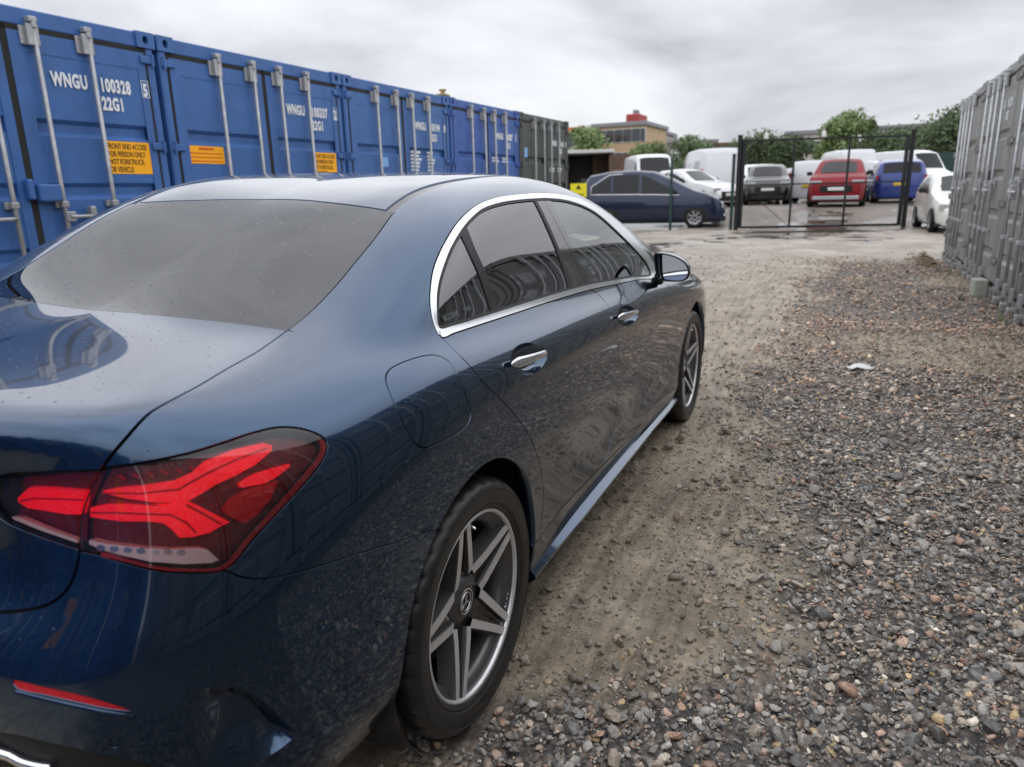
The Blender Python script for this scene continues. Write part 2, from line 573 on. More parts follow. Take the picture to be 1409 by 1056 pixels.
def stone_material():
    m = bpy.data.materials.new('wet_stone')
    m.use_nodes = True
    nt = m.node_tree; N, L = nt.nodes, nt.links
    b = N['Principled BSDF']
    a = N.new('ShaderNodeAttribute'); a.attribute_name = 'tint'
    tc = N.new('ShaderNodeTexCoord')
    n = N.new('ShaderNodeTexNoise'); n.inputs['Scale'].default_value = 140; n.inputs['Detail'].default_value = 5
    L.new(tc.outputs['Object'], n.inputs['Vector'])
    r = N.new('ShaderNodeValToRGB'); r.color_ramp.elements[0].color = (.62, .62, .62, 1); r.color_ramp.elements[1].color = (1.25, 1.25, 1.25, 1)
    r.color_ramp.elements[0].position = .3; r.color_ramp.elements[1].position = .7
    L.new(n.outputs['Fac'], r.inputs['Fac'])
    x = N.new('ShaderNodeMixRGB'); x.blend_type = 'MULTIPLY'; x.inputs['Fac'].default_value = 1
    L.new(a.outputs['Color'], x.inputs['Color1']); L.new(r.outputs['Color'], x.inputs['Color2'])
    L.new(x.outputs['Color'], b.inputs['Base Color'])
    mr = N.new('ShaderNodeMapRange'); mr.inputs['To Min'].default_value = .22; mr.inputs['To Max'].default_value = .62
    L.new(n.outputs['Fac'], mr.inputs['Value']); L.new(mr.outputs[0], b.inputs['Roughness'])
    bp = N.new('ShaderNodeBump'); bp.inputs['Strength'].default_value = .3; bp.inputs['Distance'].default_value = .004
    L.new(n.outputs['Fac'], bp.inputs['Height']); L.new(bp.outputs[0], b.inputs['Normal'])
    return m


def build_gravel():
    m = stone_material()
    r = np.random.default_rng(5)

    def field(n, x0, x1, y0, y1, med, sig, thin):
        xy = np.stack([r.uniform(x0, x1, n), r.uniform(y0, y1, n)], 1)
        rad = np.clip(np.exp(r.normal(math.log(med), sig, n)), .003, .036)
        mk = mud_mask(xy[:, 0], xy[:, 1])
        keep = r.uniform(0, 1, n) < (1 - mk) ** 1.3 + thin * mk
        # clear of the tyres
        for wy in (0, WB_):
            keep &= ~((np.abs(xy[:, 0] - .77) < .13) & (np.abs(xy[:, 1] - wy) < .13))
        return xy[keep], rad[keep]
    WB_ = 2.729
    xy, rad = field(23000, .72, 2.75, -.45, 2.6, .0097, .43, .12)
    big = (rad > .0105)
    o = stones('gravel', xy[big], rad[big], 2, 21, m)
    tag(o, 'loose grey and brown gravel beside the blue saloon', 'gravel', kind='stuff')
    xs = [xy[~big]]; rs = [rad[~big]]
    a, b = field(22000, .70, 2.75, -.45, 3.0, .0050, .34, .5); xs.append(a); rs.append(b)
    a, b = field(27000, .35, 3.3, 2.4, 6.5, .0122, .36, .06); xs.append(a); rs.append(b)
    a, b = field(19000, -1.2, 3.25, 6.0, 13.5, .015, .36, .06); xs.append(a); rs.append(b)
    o = stones('fine_gravel', np.concatenate(xs), np.concatenate(rs), 1, 22, m)
    tag(o, 'small pebbles between the larger gravel and across the yard', 'gravel', kind='stuff')


build_gravel()
# ================================================================== the dark blue saloon
# car frame = world frame: x to its right hand side, y forward, z up, rear axle at y = 0
WB = 2.729
WHEEL_Z, WHEEL_R = 0.322, 0.328


def car_cage():
    """control net of the body shell, right half: side, top and rear faces of a rounded box"""
    Y = [None, -.52, -.30, -.05, .35, .80, 1.25, 1.70, 2.10, 2.50, 2.90, 3.25, None]
    side = {                       # (x, z) for rows 0..7, bottom edge up to the waist
        1: [(.815, .25), (.858, .36), (.868, .50), (.870, .64), (.864, .76), (.847, .86), (.803, .948), (.715, 1.006)],
        2: [(.83, .25), (.875, .36), (.884, .50), (.886, .64), (.884, .76), (.872, .87), (.832, .957), (.742, 1.014)],
        3: [(.84, .20), (.880, .33), (.889, .50), (.893, .64), (.892, .76), (.884, .87), (.850, .957), (.786, 1.013)],
        4: [(.84, .17), (.870, .29), (.874, .44), (.886, .60), (.888, .74), (.882, .855), (.853, .938), (.796, 1.004)],
        5: [(.84, .165), (.865, .28), (.858, .42), (.873, .58), (.882, .73), (.879, .845), (.853, .924), (.803, .989)],
        6: [(.84, .165), (.863, .28), (.852, .41), (.868, .57), (.879, .72), (.878, .835), (.854, .909), (.808, .971)],
        7: [(.84, .165), (.863, .28), (.853, .41), (.868, .565), (.879, .71), (.879, .825), (.857, .893), (.814, .950)],
        8: [(.84, .165), (.868, .28), (.864, .42), (.875, .565), (.882, .70), (.882, .815), (.860, .878), (.816, .924)],
        9: [(.84, .17), (.875, .28), (.884, .42), (.890, .56), (.891, .69), (.888, .79), (.860, .858), (.802, .898)],
        10: [(.84, .19), (.880, .29), (.889, .42), (.892, .55), (.891, .67), (.883, .765), (.845, .828), (.762, .862)],
        11: [(.80, .20), (.860, .30), (.870, .42), (.868, .54), (.860, .64), (.840, .72), (.790, .775), (.682, .802)],
    }
    rear_corner = [(.745, -.655, .245), (.790, -.70, .34), (.806, -.735, .50), (.803, -.745, .64), (.787, -.733, .765), (.765, -.722, .87), (.737, -.710, .957), (.690, -.700, 1.016)]
    front_corner = [(.70, 3.40, .21), (.77, 3.45, .31), (.785, 3.46, .42), (.78, 3.46, .53), (.765, 3.46, .61), (.74, 3.455, .67), (.69, 3.45, .71), (.58, 3.44, .735)]
    top = {                        # rows 8..12, towards the centre line
        0: [(.585, -.775, 1.024), (.445, -.803, 1.0285), (.29, -.826, 1.0310), (.145, -.840, 1.0325), (0, -.845, 1.0330)],
        1: [(.615, -.52, 1.0315), (.475, -.53, 1.0425), (.32, -.54, 1.0500), (.16, -.545, 1.0545), (0, -.547, 1.0560)],
        2: [(.625, -.285, 1.046), (.515, -.27, 1.060), (.34, -.28, 1.0720), (.17, -.29, 1.0790), (0, -.293, 1.081)],
        3: [(.750, -.04, 1.078), (.658, -.03, 1.126), (.514, -.02, 1.153), (.26, -.02, 1.172), (0, -.02, 1.178)],
        4: [(.745, .35, 1.130), (.670, .35, 1.264), (.505, .35, 1.326), (.26, .35, 1.333), (0, .35, 1.337)],
        5: [(.738, .80, 1.160), (.645, .80, 1.325), (.527, .80, 1.384), (.27, .80, 1.404), (0, .80, 1.410)],
        6: [(.744, 1.25, 1.140), (.650, 1.25, 1.313), (.533, 1.25, 1.376), (.27, 1.25, 1.409), (0, 1.25, 1.418)],
        7: [(.762, 1.70, 1.080), (.700, 1.70, 1.207), (.585, 1.70, 1.290), (.30, 1.70, 1.362), (0, 1.70, 1.378)],
        8: [(.795, 2.10, .966), (.762, 2.10, 1.040), (.672, 2.12, 1.115), (.36, 2.14, 1.200), (0, 2.15, 1.222)],
        9: [(.775, 2.50, .931), (.735, 2.50, .958), (.640, 2.52, .985), (.34, 2.54, 1.022), (0, 2.55, 1.035)],
        10: [(.710, 2.90, .887), (.62, 2.90, .905), (.50, 2.90, .920), (.25, 2.90, .936), (0, 2.90, .941)],
        11: [(.620, 3.25, .822), (.52, 3.26, .838), (.40, 3.27, .850), (.20, 3.28, .861), (0, 3.28, .865)],
        12: [(.49, 3.53, .748), (.37, 3.565, .757), (.25, 3.585, .762), (.12, 3.597, .766), (0, 3.60, .767)],
    }
    rear = [                       # columns 8..12, rows 0..6
        [(.60, -.77, .245), (.655, -.825, .34), (.668, -.880, .50), (.668, -.878, .64), (.655, -.835, .765), (.640, -.808, .87), (.615, -.795, .955)],
        [(.44, -.81, .245), (.475, -.865, .34), (.485, -.928, .51), (.485, -.930, .66), (.480, -.872, .765), (.470, -.852, .87), (.458, -.838, .955)],
        [(.28, -.83, .245), (.30, -.885, .34), (.31, -.944, .52), (.31, -.946, .67), (.31, -.888, .765), (.30, -.873, .87), (.295, -.858, .955)],
        [(.14, -.84, .245), (.15, -.892, .34), (.155, -.950, .52), (.155, -.953, .675), (.155, -.895, .765), (.15, -.882, .87), (.148, -.867, .955)],
        [(0, -.845, .245), (0, -.895, .34), (0, -.953, .52), (0, -.956, .675), (0, -.898, .765), (0, -.885, .87), (0, -.870, .955)],
    ]
    front = []
    for c, (fx, fy) in enumerate([(.60, 3.53), (.45, 3.58), (.30, 3.605), (.15, 3.618), (0, 3.622)]):
        front.append([(fx, fy - .08, .20), (fx, fy - .01, .31), (fx, fy, .42), (fx, fy, .53), (fx * .98, fy, .61), (fx * .95, fy - .005, .67), (fx * .88, fy - .012, .71)])
    P, idx = [], {}

    def put(key, p):
        if key not in idx:
            idx[key] = len(P); P.append(p)
    for r in range(8):
        put(('s', 0, r), rear_corner[r]); put(('s', 12, r), front_corner[r])
    for i in range(1, 12):
        for r in range(8):
            put(('s', i, r), (side[i][r][0], Y[i], side[i][r][1]))
    for i in range(13):
        for k in range(5):
            put(('t', i, 8 + k), top[i][k])
    for k in range(5):
        for r in range(7):
            put(('r', 8 + k, r), rear[k][r]); put(('f', 8 + k, r), front[k][r])
    S = lambda i, r: idx[('s', i, r)]
    T = lambda i, c: idx[('s', i, 7)] if c == 7 else idx[('t', i, c)]
    Rr = lambda c, r: S(0, r) if c == 7 else T(0, c) if r == 7 else idx[('r', c, r)]
    Fr = lambda c, r: S(12, r) if c == 7 else T(12, c) if r == 7 else idx[('f', c, r)]
    F, crease = [], {}
    for i in range(12):
        for r in range(7):
            F.append((S(i, r), S(i + 1, r), S(i + 1, r + 1), S(i, r + 1)))
        for c in range(7, 12):
            F.append((T(i, c), T(i + 1, c), T(i + 1, c + 1), T(i, c + 1)))
    for c in range(7, 12):
        for r in range(7):
            F.append((Rr(c + 1, r), Rr(c, r), Rr(c, r + 1), Rr(c + 1, r + 1)))
            F.append((Fr(c, r), Fr(c + 1, r), Fr(c + 1, r + 1), Fr(c, r + 1)))
        crease[(T(0, c), T(0, c + 1))] = .22 if c > 7 else .12
    # mirror
    n = len(P)
    mir = {}
    V = list(P)
    for i, p in enumerate(P):
        if abs(p[0]) < 1e-6:
            mir[i] = i
        else:
            mir[i] = len(V); V.append((-p[0], p[1], p[2]))
    F2 = F + [tuple(mir[k] for k in reversed(f)) for f in F]
    cr = dict(crease)
    for (a, b), w in crease.items():
        cr[(mir[a], mir[b])] = w
    return np.array(V, float), F2, cr


def subdivide_cage(V, F, cr, level):
    me = bpy.data.meshes.new('cage')
    me.from_pydata([tuple(v) for v in V], [], F)
    at = me.attributes.new('crease_edge', 'FLOAT', 'EDGE')
    ek = {tuple(sorted(e.vertices)): e.index for e in me.edges}
    for (a, b), w in cr.items():
        at.data[ek[tuple(sorted((a, b)))]].value = w
    ob = bpy.data.objects.new('cage', me)
    COL.objects.link(ob)
    md = ob.modifiers.new('s', 'SUBSURF')
    md.levels = md.render_levels = level
    md.quality = 4
    dg = bpy.context.evaluated_depsgraph_get()
    ev = ob.evaluated_get(dg)
    m2 = bpy.data.meshes.new_from_object(ev)
    bpy.data.objects.remove(ob); bpy.data.meshes.remove(me)
    return m2


def car_surface():
    V, F, cr = car_cage()
    C = V.copy()
    for _ in range(3):             # move the net until the limit surface passes (almost) through the wanted points
        m = subdivide_cage(C, F, cr, 1)
        co = np.zeros(len(m.vertices) * 3); m.vertices.foreach_get('co', co)
        lim = co.reshape(-1, 3)[:len(V)]
        C += .8 * (V - lim)
        bpy.data.meshes.remove(m)
    return subdivide_cage(C, F, cr, 4)


SURF = car_surface()
_n = len(SURF.vertices)
SV = np.zeros(_n * 3); SURF.vertices.foreach_get('co', SV); SV = SV.reshape(-1, 3)
SN = np.zeros(_n * 3); SURF.vertices.foreach_get('normal', SN); SN = SN.reshape(-1, 3)
SF = np.zeros(len(SURF.loops), int); SURF.loops.foreach_get('vertex_index', SF); SF = SF.reshape(-1, 4)
_tri = np.concatenate([SF[:, [0, 1, 2]], SF[:, [0, 2, 3]]])
_c = SV[_tri].mean(1)
_tri = _tri[_c[:, 0] > -.06]
BVH = BVHTree.FromPolygons([Vector(v) for v in SV], _tri.tolist(), all_triangles=True)


def s_hit(o, d):
    """ray against the body surface -> point, smooth normal"""
    loc, nor, i, dist = BVH.ray_cast(Vector(o), Vector(d))
    if loc is None:
        return None, None
    a, b, c = (Vector(SV[k]) for k in _tri[i])
    na, nb, nc = (Vector(SN[k]) for k in _tri[i])
    v0, v1, v2 = b - a, c - a, loc - a
    d00, d01, d11, d20, d21 = v0.dot(v0), v0.dot(v1), v1.dot(v1), v2.dot(v0), v2.dot(v1)
    den = d00 * d11 - d01 * d01
    v = (d11 * d20 - d01 * d21) / den; w = (d00 * d21 - d01 * d20) / den
    n = (na * (1 - v - w) + nb * v + nc * w).normalized()
    return loc, n


def px_dir(u, v):
    return (CF + CR * ((u - 704.5) / CAM_F) - CU * ((v - 528) / CAM_F)).normalized()


def px(u, v):
    """where the sight line through a point of the reference meets the body: the panel joints are traced with this"""
    p, n = s_hit(CAM_POS, px_dir(u, v))
    return p


PD = Vector((.70, -.50, .51)).normalized()        # direction of the flat map in which the panels are cut
PU = Vector((0, 0, 1)).cross(PD).normalized()
PW = PD.cross(PU)


def to2(p):
    return (p.dot(PU), p.dot(PW))


def drop(s, t):
    o = PU * s + PW * t + PD * 12
    return s_hit(o, -PD)


def left_rise(x, z):
    """the car stands slightly high on its left: lift and its slope for the mirrored half, x = distance from the centre line"""
    k = .095 * float(np.clip((z - .62) / .36, 0, 1))
    return k * x * x / (x + .15), k * (x * x + .30 * x) / (x + .15) ** 2


def mirrored(v, n=None):
    g, s = left_rise(abs(v.x), v.z)
    p = Vector((-v.x, v.y, v.z + (g if v.x > 0 else 0)))
    if n is None:
        return p
    return p, Vector((-n.x + s * n.z, n.y, n.z)).normalized()


def on_surf(p):
    s, t = to2(Vector(p))
    q, n = drop(s, t)
    return q


def spline(pts, step=.012, closed=False):
    """centripetal Catmull-Rom through 3D points, resampled"""
    pts = [Vector(p) for p in pts]
    if closed:
        pts = [pts[-1]] + pts + [pts[0], pts[1]]
    else:
        pts = [pts[0] * 2 - pts[1]] + pts + [pts[-1] * 2 - pts[-2]]
    out = []
    for i in range(1, len(pts) - 2):
        p0, p1, p2, p3 = pts[i - 1:i + 3]
        t0 = 0; t1 = t0 + max(1e-6, (p1 - p0).length) ** .5; t2 = t1 + max(1e-6, (p2 - p1).length) ** .5; t3 = t2 + max(1e-6, (p3 - p2).length) ** .5
        n = max(1, int((p2 - p1).length / step))
        for k in range(n):
            t = t1 + (t2 - t1) * k / n
            a1 = p0 * ((t1 - t) / (t1 - t0)) + p1 * ((t - t0) / (t1 - t0))
            a2 = p1 * ((t2 - t) / (t2 - t1)) + p2 * ((t - t1) / (t2 - t1))
            a3 = p2 * ((t3 - t) / (t3 - t2)) + p3 * ((t - t2) / (t3 - t2))
            b1 = a1 * ((t2 - t) / (t2 - t0)) + a2 * ((t - t0) / (t2 - t0))
            b2 = a2 * ((t3 - t) / (t3 - t1)) + a3 * ((t - t1) / (t3 - t1))
            out.append(b1 * ((t2 - t) / (t2 - t1)) + b2 * ((t - t1) / (t2 - t1)))
    if not closed:
        out.append(pts[-2])
    return out
# ------------------------------------------------------------------ cutting the shell into panels


def pxs(lst, step=.012, closed=False):
    pts = [px(u, v) for u, v in lst]
    assert all(p is not None for p in pts), [l for l, p in zip(lst, pts) if p is None]
    return settle(spline(pts, step, closed))


def settle(pts):
    out = []
    for p in pts:
        q, n = drop(*to2(p))
        out.append(q if q is not None and (q - p).length < .06 else p)
    return out


def top_pt(x, y):
    p, n = s_hit((x, y, 3), (0, 0, -1)); return p


def side_pt(y, z):
    p, n = s_hit((3, y, z), (-1, 0, 0)); return p


def rear_pt(x, z):
    p, n = s_hit((x, -3, z), (0, 1, 0)); return p


CUT_V, CUT_E = [], []            # 2D points and edges for the triangulation
CUT_P = []


def cut_line(pts, closed=False):
    b = len(CUT_V)
    for p in pts:
        CUT_V.append(to2(p)); CUT_P.append(p)
    n = len(pts)
    for i in range(n if closed else n - 1):
        CUT_E.append((b + i, b + (i + 1) % n))


def cut_gap(pts, hw=.002, closed=False):
    """a joint of width 2*hw along a curve on the shell"""
    L, R = [], []
    n = len(pts)
    for i, p in enumerate(pts):
        a = pts[(i - 1) % n] if closed else pts[max(i - 1, 0)]
        c = pts[(i + 1) % n] if closed else pts[min(i + 1, n - 1)]
        t = (c - a).normalized()
        q, nn = drop(*to2(p))
        if q is None or (q - p).length > .05:
            nn = Vector((.9, -.2, .3)).normalized()
        o = nn.cross(t).normalized() * hw
        L.append(p + o); R.append(p - o)
    if closed:
        cut_line(L, True); cut_line(R, True)
    else:
        cut_line(L + R[::-1], True)


C = {}
# window surround
DLO_OUT = [(607, 464.5), (597, 446), (592, 422), (592, 398), (596, 371), (605.5, 346), (615, 328), (626.7, 309.7), (640, 295), (656, 282.5), (681, 272.7), (711.5, 267.9), (741.8, 265.8), (772, 267.9), (802, 276), (832.7, 293), (863, 317), (881, 337), (896, 356.7), (903, 369), (904, 381),
           (880, 385), (850, 391), (811.5, 399.5), (760, 414.5), (711.5, 430.5), (660, 447.5), (625, 459)]
DLO_IN = [(603.5, 452), (600.5, 430), (600.2, 409.7), (602, 394), (606.5, 376), (617.6, 346), (626, 330), (637, 313), (650, 298.5), (664, 287.5), (690, 278.8), (712, 275.5), (735.8, 273.6), (757, 273.3), (787, 277.9), (817.6, 291.5), (851, 320.3), (878, 348), (889, 361), (896, 376),
          (870, 382), (840, 387), (811.5, 392), (760, 406), (711.5, 421), (660, 437.5), (622, 449)]
C['dlo_out'] = pxs(DLO_OUT, .012, True)
C['dlo_in'] = pxs(DLO_IN, .012, True)
cut_gap(C['dlo_out'], .0018, True)
cut_line(C['dlo_in'], True)
for l in ([(632, 320), (648, 352), (664, 390), (678, 432.5)], [(640, 308.5), (654, 343), (672, 385), (686, 430)],       # quarter light divider
          [(733, 273), (750, 307), (768, 350), (780, 386), (784, 401)], [(736.5, 272.8), (754, 307), (772, 350), (784, 386), (788, 400)],     # seal and pillar trim
          [(756, 272.6), (772, 305), (790, 344.5), (804, 382), (806.5, 394.5)]):
    cut_line(pxs(l))
# joints
C['split_top'] = pxs([(744, 264), (750, 277), (769, 314), (786, 346), (802, 383), (810, 396), (812, 400)])
cut_gap(C['split_top'], .0016)
cut_gap(pxs([(811.2, 398.3), (820, 403), (832.8, 415.7), (843, 437), (849.4, 460.4), (851, 488.6), (850.3, 521.8), (848.5, 556), (845, 588), (840, 611), (831, 642)]))
cut_gap(pxs([(603.8, 457), (607.2, 463.5), (610, 466.5), (638, 494.8), (662.5, 523), (687, 547.8), (709, 571), (726.6, 597), (739, 626.6), (745.5, 656), (748, 680), (746.8, 702), (742.4, 732), (740, 739), (737.5, 746)]))
cut_gap(pxs([(902, 381), (911, 388), (922, 396), (930, 406), (933, 422), (932.5, 447.6), (928.7, 478), (924.5, 509), (922, 535), (920, 560)]))
C['sill'] = [px(u, v) for u, v in [(774, 699), (823, 647), (872, 598.5), (900, 573.5)]]
_z = C['sill'][0].z
C['sill'] = settle(spline([side_pt(.30, .318), side_pt(.375, .318)] + C['sill'] + [side_pt(2.36, C['sill'][-1].z), side_pt(2.40, C['sill'][-1].z)]))
cut_gap(C['sill'], .0016)
FLAP = [(530.8, 520.7), (533, 512.5), (540, 505.8), (561.6, 496), (586, 489.4), (598.5, 489), (610.8, 493), (620.7, 501), (628, 515.8), (638, 535.5), (645, 555), (648, 567.5), (645.5, 580.5), (638, 589.7), (618, 602), (598.5, 611.8), (584, 616.3), (573, 611.6), (561.6, 594.6), (549, 570), (539.4, 547.8), (532.5, 530.5)]
cut_gap(pxs(FLAP, .006, True), .0016, True)
# boot lid
LID = [(398, 453.3), (393.5, 456.2), (352, 485.3), (313, 507.3), (268.5, 533.6), (223.7, 557.5), (206.5, 568), (191, 582.9), (173, 603.7), (155, 624.6), (140, 645), (128, 663), (118, 682), (110.8, 703), (107, 730.5), (107.6, 757.7), (108, 768), (104, 785), (97, 803), (84, 820), (61, 834)]
lid = [px(u, v) for u, v in LID]
lid += [rear_pt(.50, .735), rear_pt(.36, .728), rear_pt(.18, .724), rear_pt(-.012, .723)]
C['lid'] = settle(spline(lid, .010))
cut_gap(C['lid'], .0028)
# rear window
gl = [px(u, v) for u, v in [(541.5, 292), (513.4, 330.6), (486.5, 363.4), (461, 394), (428, 428), (395, 455)]]
C['glass_side'] = settle(spline(gl))
C['glass_bottom'] = settle(spline([gl[-1] + Vector((.012, .004, -.004)), gl[-1], top_pt(.46, -.254), top_pt(.3, -.268), top_pt(.15, -.276), top_pt(-.012, -.279)]))
C['glass_top'] = settle(spline([px(543.5, 293.5), px(528, 289), px(494, 283.6), px(460, 279.5), top_pt(.16, .334), top_pt(.05, .344), top_pt(-.012, .345)]))
cut_gap(C['glass_side'], .003); cut_gap(C['glass_bottom'], .002); cut_gap(C['glass_top'], .0025)
# roof joints
ri = [px(u, v) for u, v in [(527, 291), (543, 278.4), (564, 265), (591, 254.5)]]
ro = [px(u, v) for u, v in [(540, 293.5), (555, 279.9), (579, 266.5), (608.8, 256)]]
C['ditch_in'] = settle(spline(ri + [top_pt(.503, .80), top_pt(.510, 1.1), top_pt(.52, 1.4), top_pt(.54, 1.62)]))
C['ditch_out'] = settle(spline(ro + [top_pt(.528, .80), top_pt(.534, 1.1), top_pt(.544, 1.4), top_pt(.565, 1.64)]))
cut_gap(C['ditch_in'], .0012); cut_gap(C['ditch_out'], .0012)
cut_gap(settle(spline([top_pt(.58, 1.63), top_pt(.5, 1.605), top_pt(.3, 1.565), top_pt(.1, 1.55), top_pt(-.012, 1.548)])), .002)
C['screen_side'] = settle(spline([top_pt(.555, 1.61), top_pt(.60, 1.80), top_pt(.65, 2.05), top_pt(.695, 2.28), top_pt(.725, 2.46)]))
cut_gap(C['screen_side'], .003)
cut_gap(settle(spline([top_pt(.74, 2.44), top_pt(.62, 2.53), top_pt(.4, 2.60), top_pt(.2, 2.625), top_pt(-.012, 2.63)])), .003)
cut_gap(settle(spline([top_pt(.735, 2.43), top_pt(.733, 2.6), top_pt(.70, 2.85), top_pt(.63, 3.14)])), .0018)
cut_gap(settle(spline([top_pt(.74, 2.50), top_pt(.62, 2.60), top_pt(.4, 2.67), top_pt(.2, 2.695), top_pt(-.012, 2.70)])), .0018)
cut_gap(settle(spline([px(903, 382), side_pt(2.14, .925), top_pt(.785, 2.25), top_pt(.735, 2.445)])), .0016)
# bumper
C['bumper'] = settle(spline([px(u, v) for u, v in [(304, 785), (313, 786), (327, 792.5), (358, 796.8), (409, 788), (480, 766.3), (547.5, 745.5), (596, 730.5)]] + [side_pt(-.19, .625)]))
cut_gap(C['bumper'], .0014)
LAMP = [(139, 645.5), (170, 641), (204.6, 635.7), (259, 624), (306.8, 609.4), (347.8, 595.8), (381.9, 588.3), (409, 589), (433, 595.8), (447.3, 604.3), (450.5, 614.5), (443, 635), (419, 665.7), (385, 703), (347.8, 744), (320.5, 777), (305, 785.5), (272.7, 788.5), (221.6, 786), (170.5, 774.2), (130, 762), (108, 757.4)]
C['lamp'] = settle(spline([px(u, v) for u, v in LAMP], .008))
cut_gap(C['lamp'], .0022)
lt = [px(u, v) for u, v in [(137.5, 648), (110, 648), (60, 650), (6, 654)]]
lb = [px(u, v) for u, v in [(4, 716), (51, 737), (80, 747), (108, 756)]]
C['lid_lamp'] = settle(spline(lt + [rear_pt(.475, .925), rear_pt(.455, .910), rear_pt(.47, .893)] + lb, .008))
cut_gap(C['lid_lamp'], .0014)
# lower bumper: black diffuser, side vent, reflector
C['diffuser'] = settle(spline([rear_pt(-.012, .46), rear_pt(.3, .462), px(0, 1009), px(85, 1027), px(170, 1046), px(215, 1056), rear_pt(.725, .36), rear_pt(.722, .28), rear_pt(.722, .28) + Vector((0, .02, -.06))]))
cut_gap(C['diffuser'], .0015)
VENT = [(262, 951), (286, 946.5), (308, 945), (327, 947), (349, 957), (368, 970), (388, 989), (402, 1004), (405.5, 1012), (392, 1026), (365, 1043), (330, 1059), (290, 1070), (262, 1058), (250, 1020), (252, 975)]
C['vent'] = pxs(VENT, .006, True)
cut_line(C['vent'], True)
REFL = [(17, 937), (60, 945.5), (100, 954), (145, 966), (180, 978.5), (150, 976), (100, 965.5), (60, 956.5), (22, 947)]
C['reflector'] = settle(spline([px(u, v) for u, v in REFL], .004, True))
cut_line(C['reflector'], True)
for (u, v, r) in ((157, 1022, 7), (442, 860, 5.5)):
    cut_gap(pxs([(u + r * .9 * math.cos(a), v + r * math.sin(a)) for a in np.linspace(0, 2 * math.pi, 14)[:-1]], .004, True), .0007, True)
# handle bowls
BOWL_R = [(702.4, 497.6), (704, 487), (710, 477.5), (725, 471.8), (740, 475), (751, 482), (753.4, 489), (750, 499), (743, 508), (729.7, 516.5), (714.5, 514.2), (705.5, 506.7)]
BOWL_F = [(850.3, 435.5), (851, 428), (854, 423), (861, 420.3), (870, 422.5), (876.5, 427), (878.5, 432), (876, 439), (870.6, 445), (862, 449.2), (855, 447.5), (851.5, 442)]
C['bowl_r'] = pxs(BOWL_R, .006, True); C['bowl_f'] = pxs(BOWL_F, .006, True)
cut_line(C['bowl_r'], True); cut_line(C['bowl_f'], True)
# wheel arches
ARCH = {}
for nm, y0 in (('r', 0.0), ('f', WB)):
    pts = []
    for a in np.linspace(math.radians(-42), math.radians(222), 104):
        r = .366
        y, z = y0 + r * math.cos(a), .338 + r * math.sin(a)
        q = side_pt(y, z)
        if q is None:
            q = Vector((.84, y, z))
        pts.append(q)
    ARCH[nm] = pts
    cut_line(pts)
# front limit, centre line, bottom edge
fl = [side_pt(3.12, z) for z in np.linspace(.24, .80, 40)]
fl = [p for p in fl if p is not None]
fl = [fl[0] + Vector((-.02, 0, -.08))] + fl + [top_pt(x, 3.12) for x in np.linspace(fl[-1].x - .01, -.012, 50)]
cut_line(fl)
cl = [top_pt(0, y) for y in np.linspace(3.13, -.845, 330)]
cl += [rear_pt(0, z) for z in np.linspace(1.045, .25, 70)]
cl = [p for p in cl if p is not None]
cut_line(cl)
bo = [SV[e.vertices[0]] for e in SURF.edges if False]
_cnt = {}
for f in SF.tolist():
    for i in range(4):
        k = tuple(sorted((f[i], f[(i + 1) % 4]))); _cnt[k] = _cnt.get(k, 0) + 1
_nb = {}
for k, c in _cnt.items():
    if c == 1:
        _nb.setdefault(k[0], []).append(k[1]); _nb.setdefault(k[1], []).append(k[0])
_st = min((i for i in _nb if abs(SV[i][0]) < 1e-4 and SV[i][1] < 0), key=lambda i: SV[i][1])
_nx = [i for i in _nb[_st] if SV[i][0] > 0][0]
bl, a, b = [_st, _nx], _st, _nx
while SV[b][1] < 3.2:
    c = [i for i in _nb[b] if i != a][0]
    bl.append(c); a, b = b, c
cut_line([Vector(SV[i]) + Vector((0, 0, .003)) for i in bl])

# ---- triangulate
_grid = []
_P2 = np.array(CUT_V)
H = .0155
lo, hi = _P2.min(0), _P2.max(0)
_occ = {}
for (s, t) in CUT_V:
    _occ.setdefault((int(s // .01), int(t // .01)), []).append((s, t))


def near_cut(s, t, d=.005):
    i, j = int(s // .01), int(t // .01)
    for a in (-1, 0, 1):
        for b in (-1, 0, 1):
            for q in _occ.get((i + a, j + b), ()):
                if (q[0] - s) ** 2 + (q[1] - t) ** 2 < d * d:
                    return True
    return False


row = 0
t = lo[1]
while t < hi[1]:
    s = lo[0] + (row % 2) * H / 2
    while s < hi[0]:
        if not near_cut(s, t):
            q, n = drop(s, t)
            if q is not None and q.x > .006 and q.y < 3.13 and n.dot(PD) > .03:
                _grid.append((s, t))
        s += H
    t += H * .866; row += 1
_in = [Vector(v) for v in CUT_V] + [Vector(v) for v in _grid]
TV, TE, TF, _ov, _oe, _of = delaunay_2d_cdt(_in, CUT_E, [], 0, 1e-7)
TP, TN = [], []
for i, v in enumerate(TV):
    q, n = drop(v.x, v.y)
    if q is None:
        o = _ov[i]
        q = CUT_P[o[0]] if o and o[0] < len(CUT_P) else None
        n = Vector((.8, -.3, -.3)).normalized()
    TP.append(q); TN.append(n)
barrier = set()
for e, o in zip(TE, _oe):
    if o:
        barrier.add((min(e), max(e)))
ok = np.zeros(len(TF), bool)
for i, f in enumerate(TF):
    P = [TP[k] for k in f]
    if any(p is None for p in P):
        continue
    c = (P[0] + P[1] + P[2]) / 3
    if c.x < -.0005 or c.y > 3.1205 or min(p.x for p in P) < -.0035:
        continue
    if max((P[0] - P[1]).length, (P[1] - P[2]).length, (P[0] - P[2]).length) > .12:
        continue
    ok[i] = True
_ef = {}
for i, f in enumerate(TF):
    if ok[i]:
        for k in range(3):
            a, b = f[k], f[(k + 1) % 3]
            _ef.setdefault((min(a, b), max(a, b)), []).append(i)
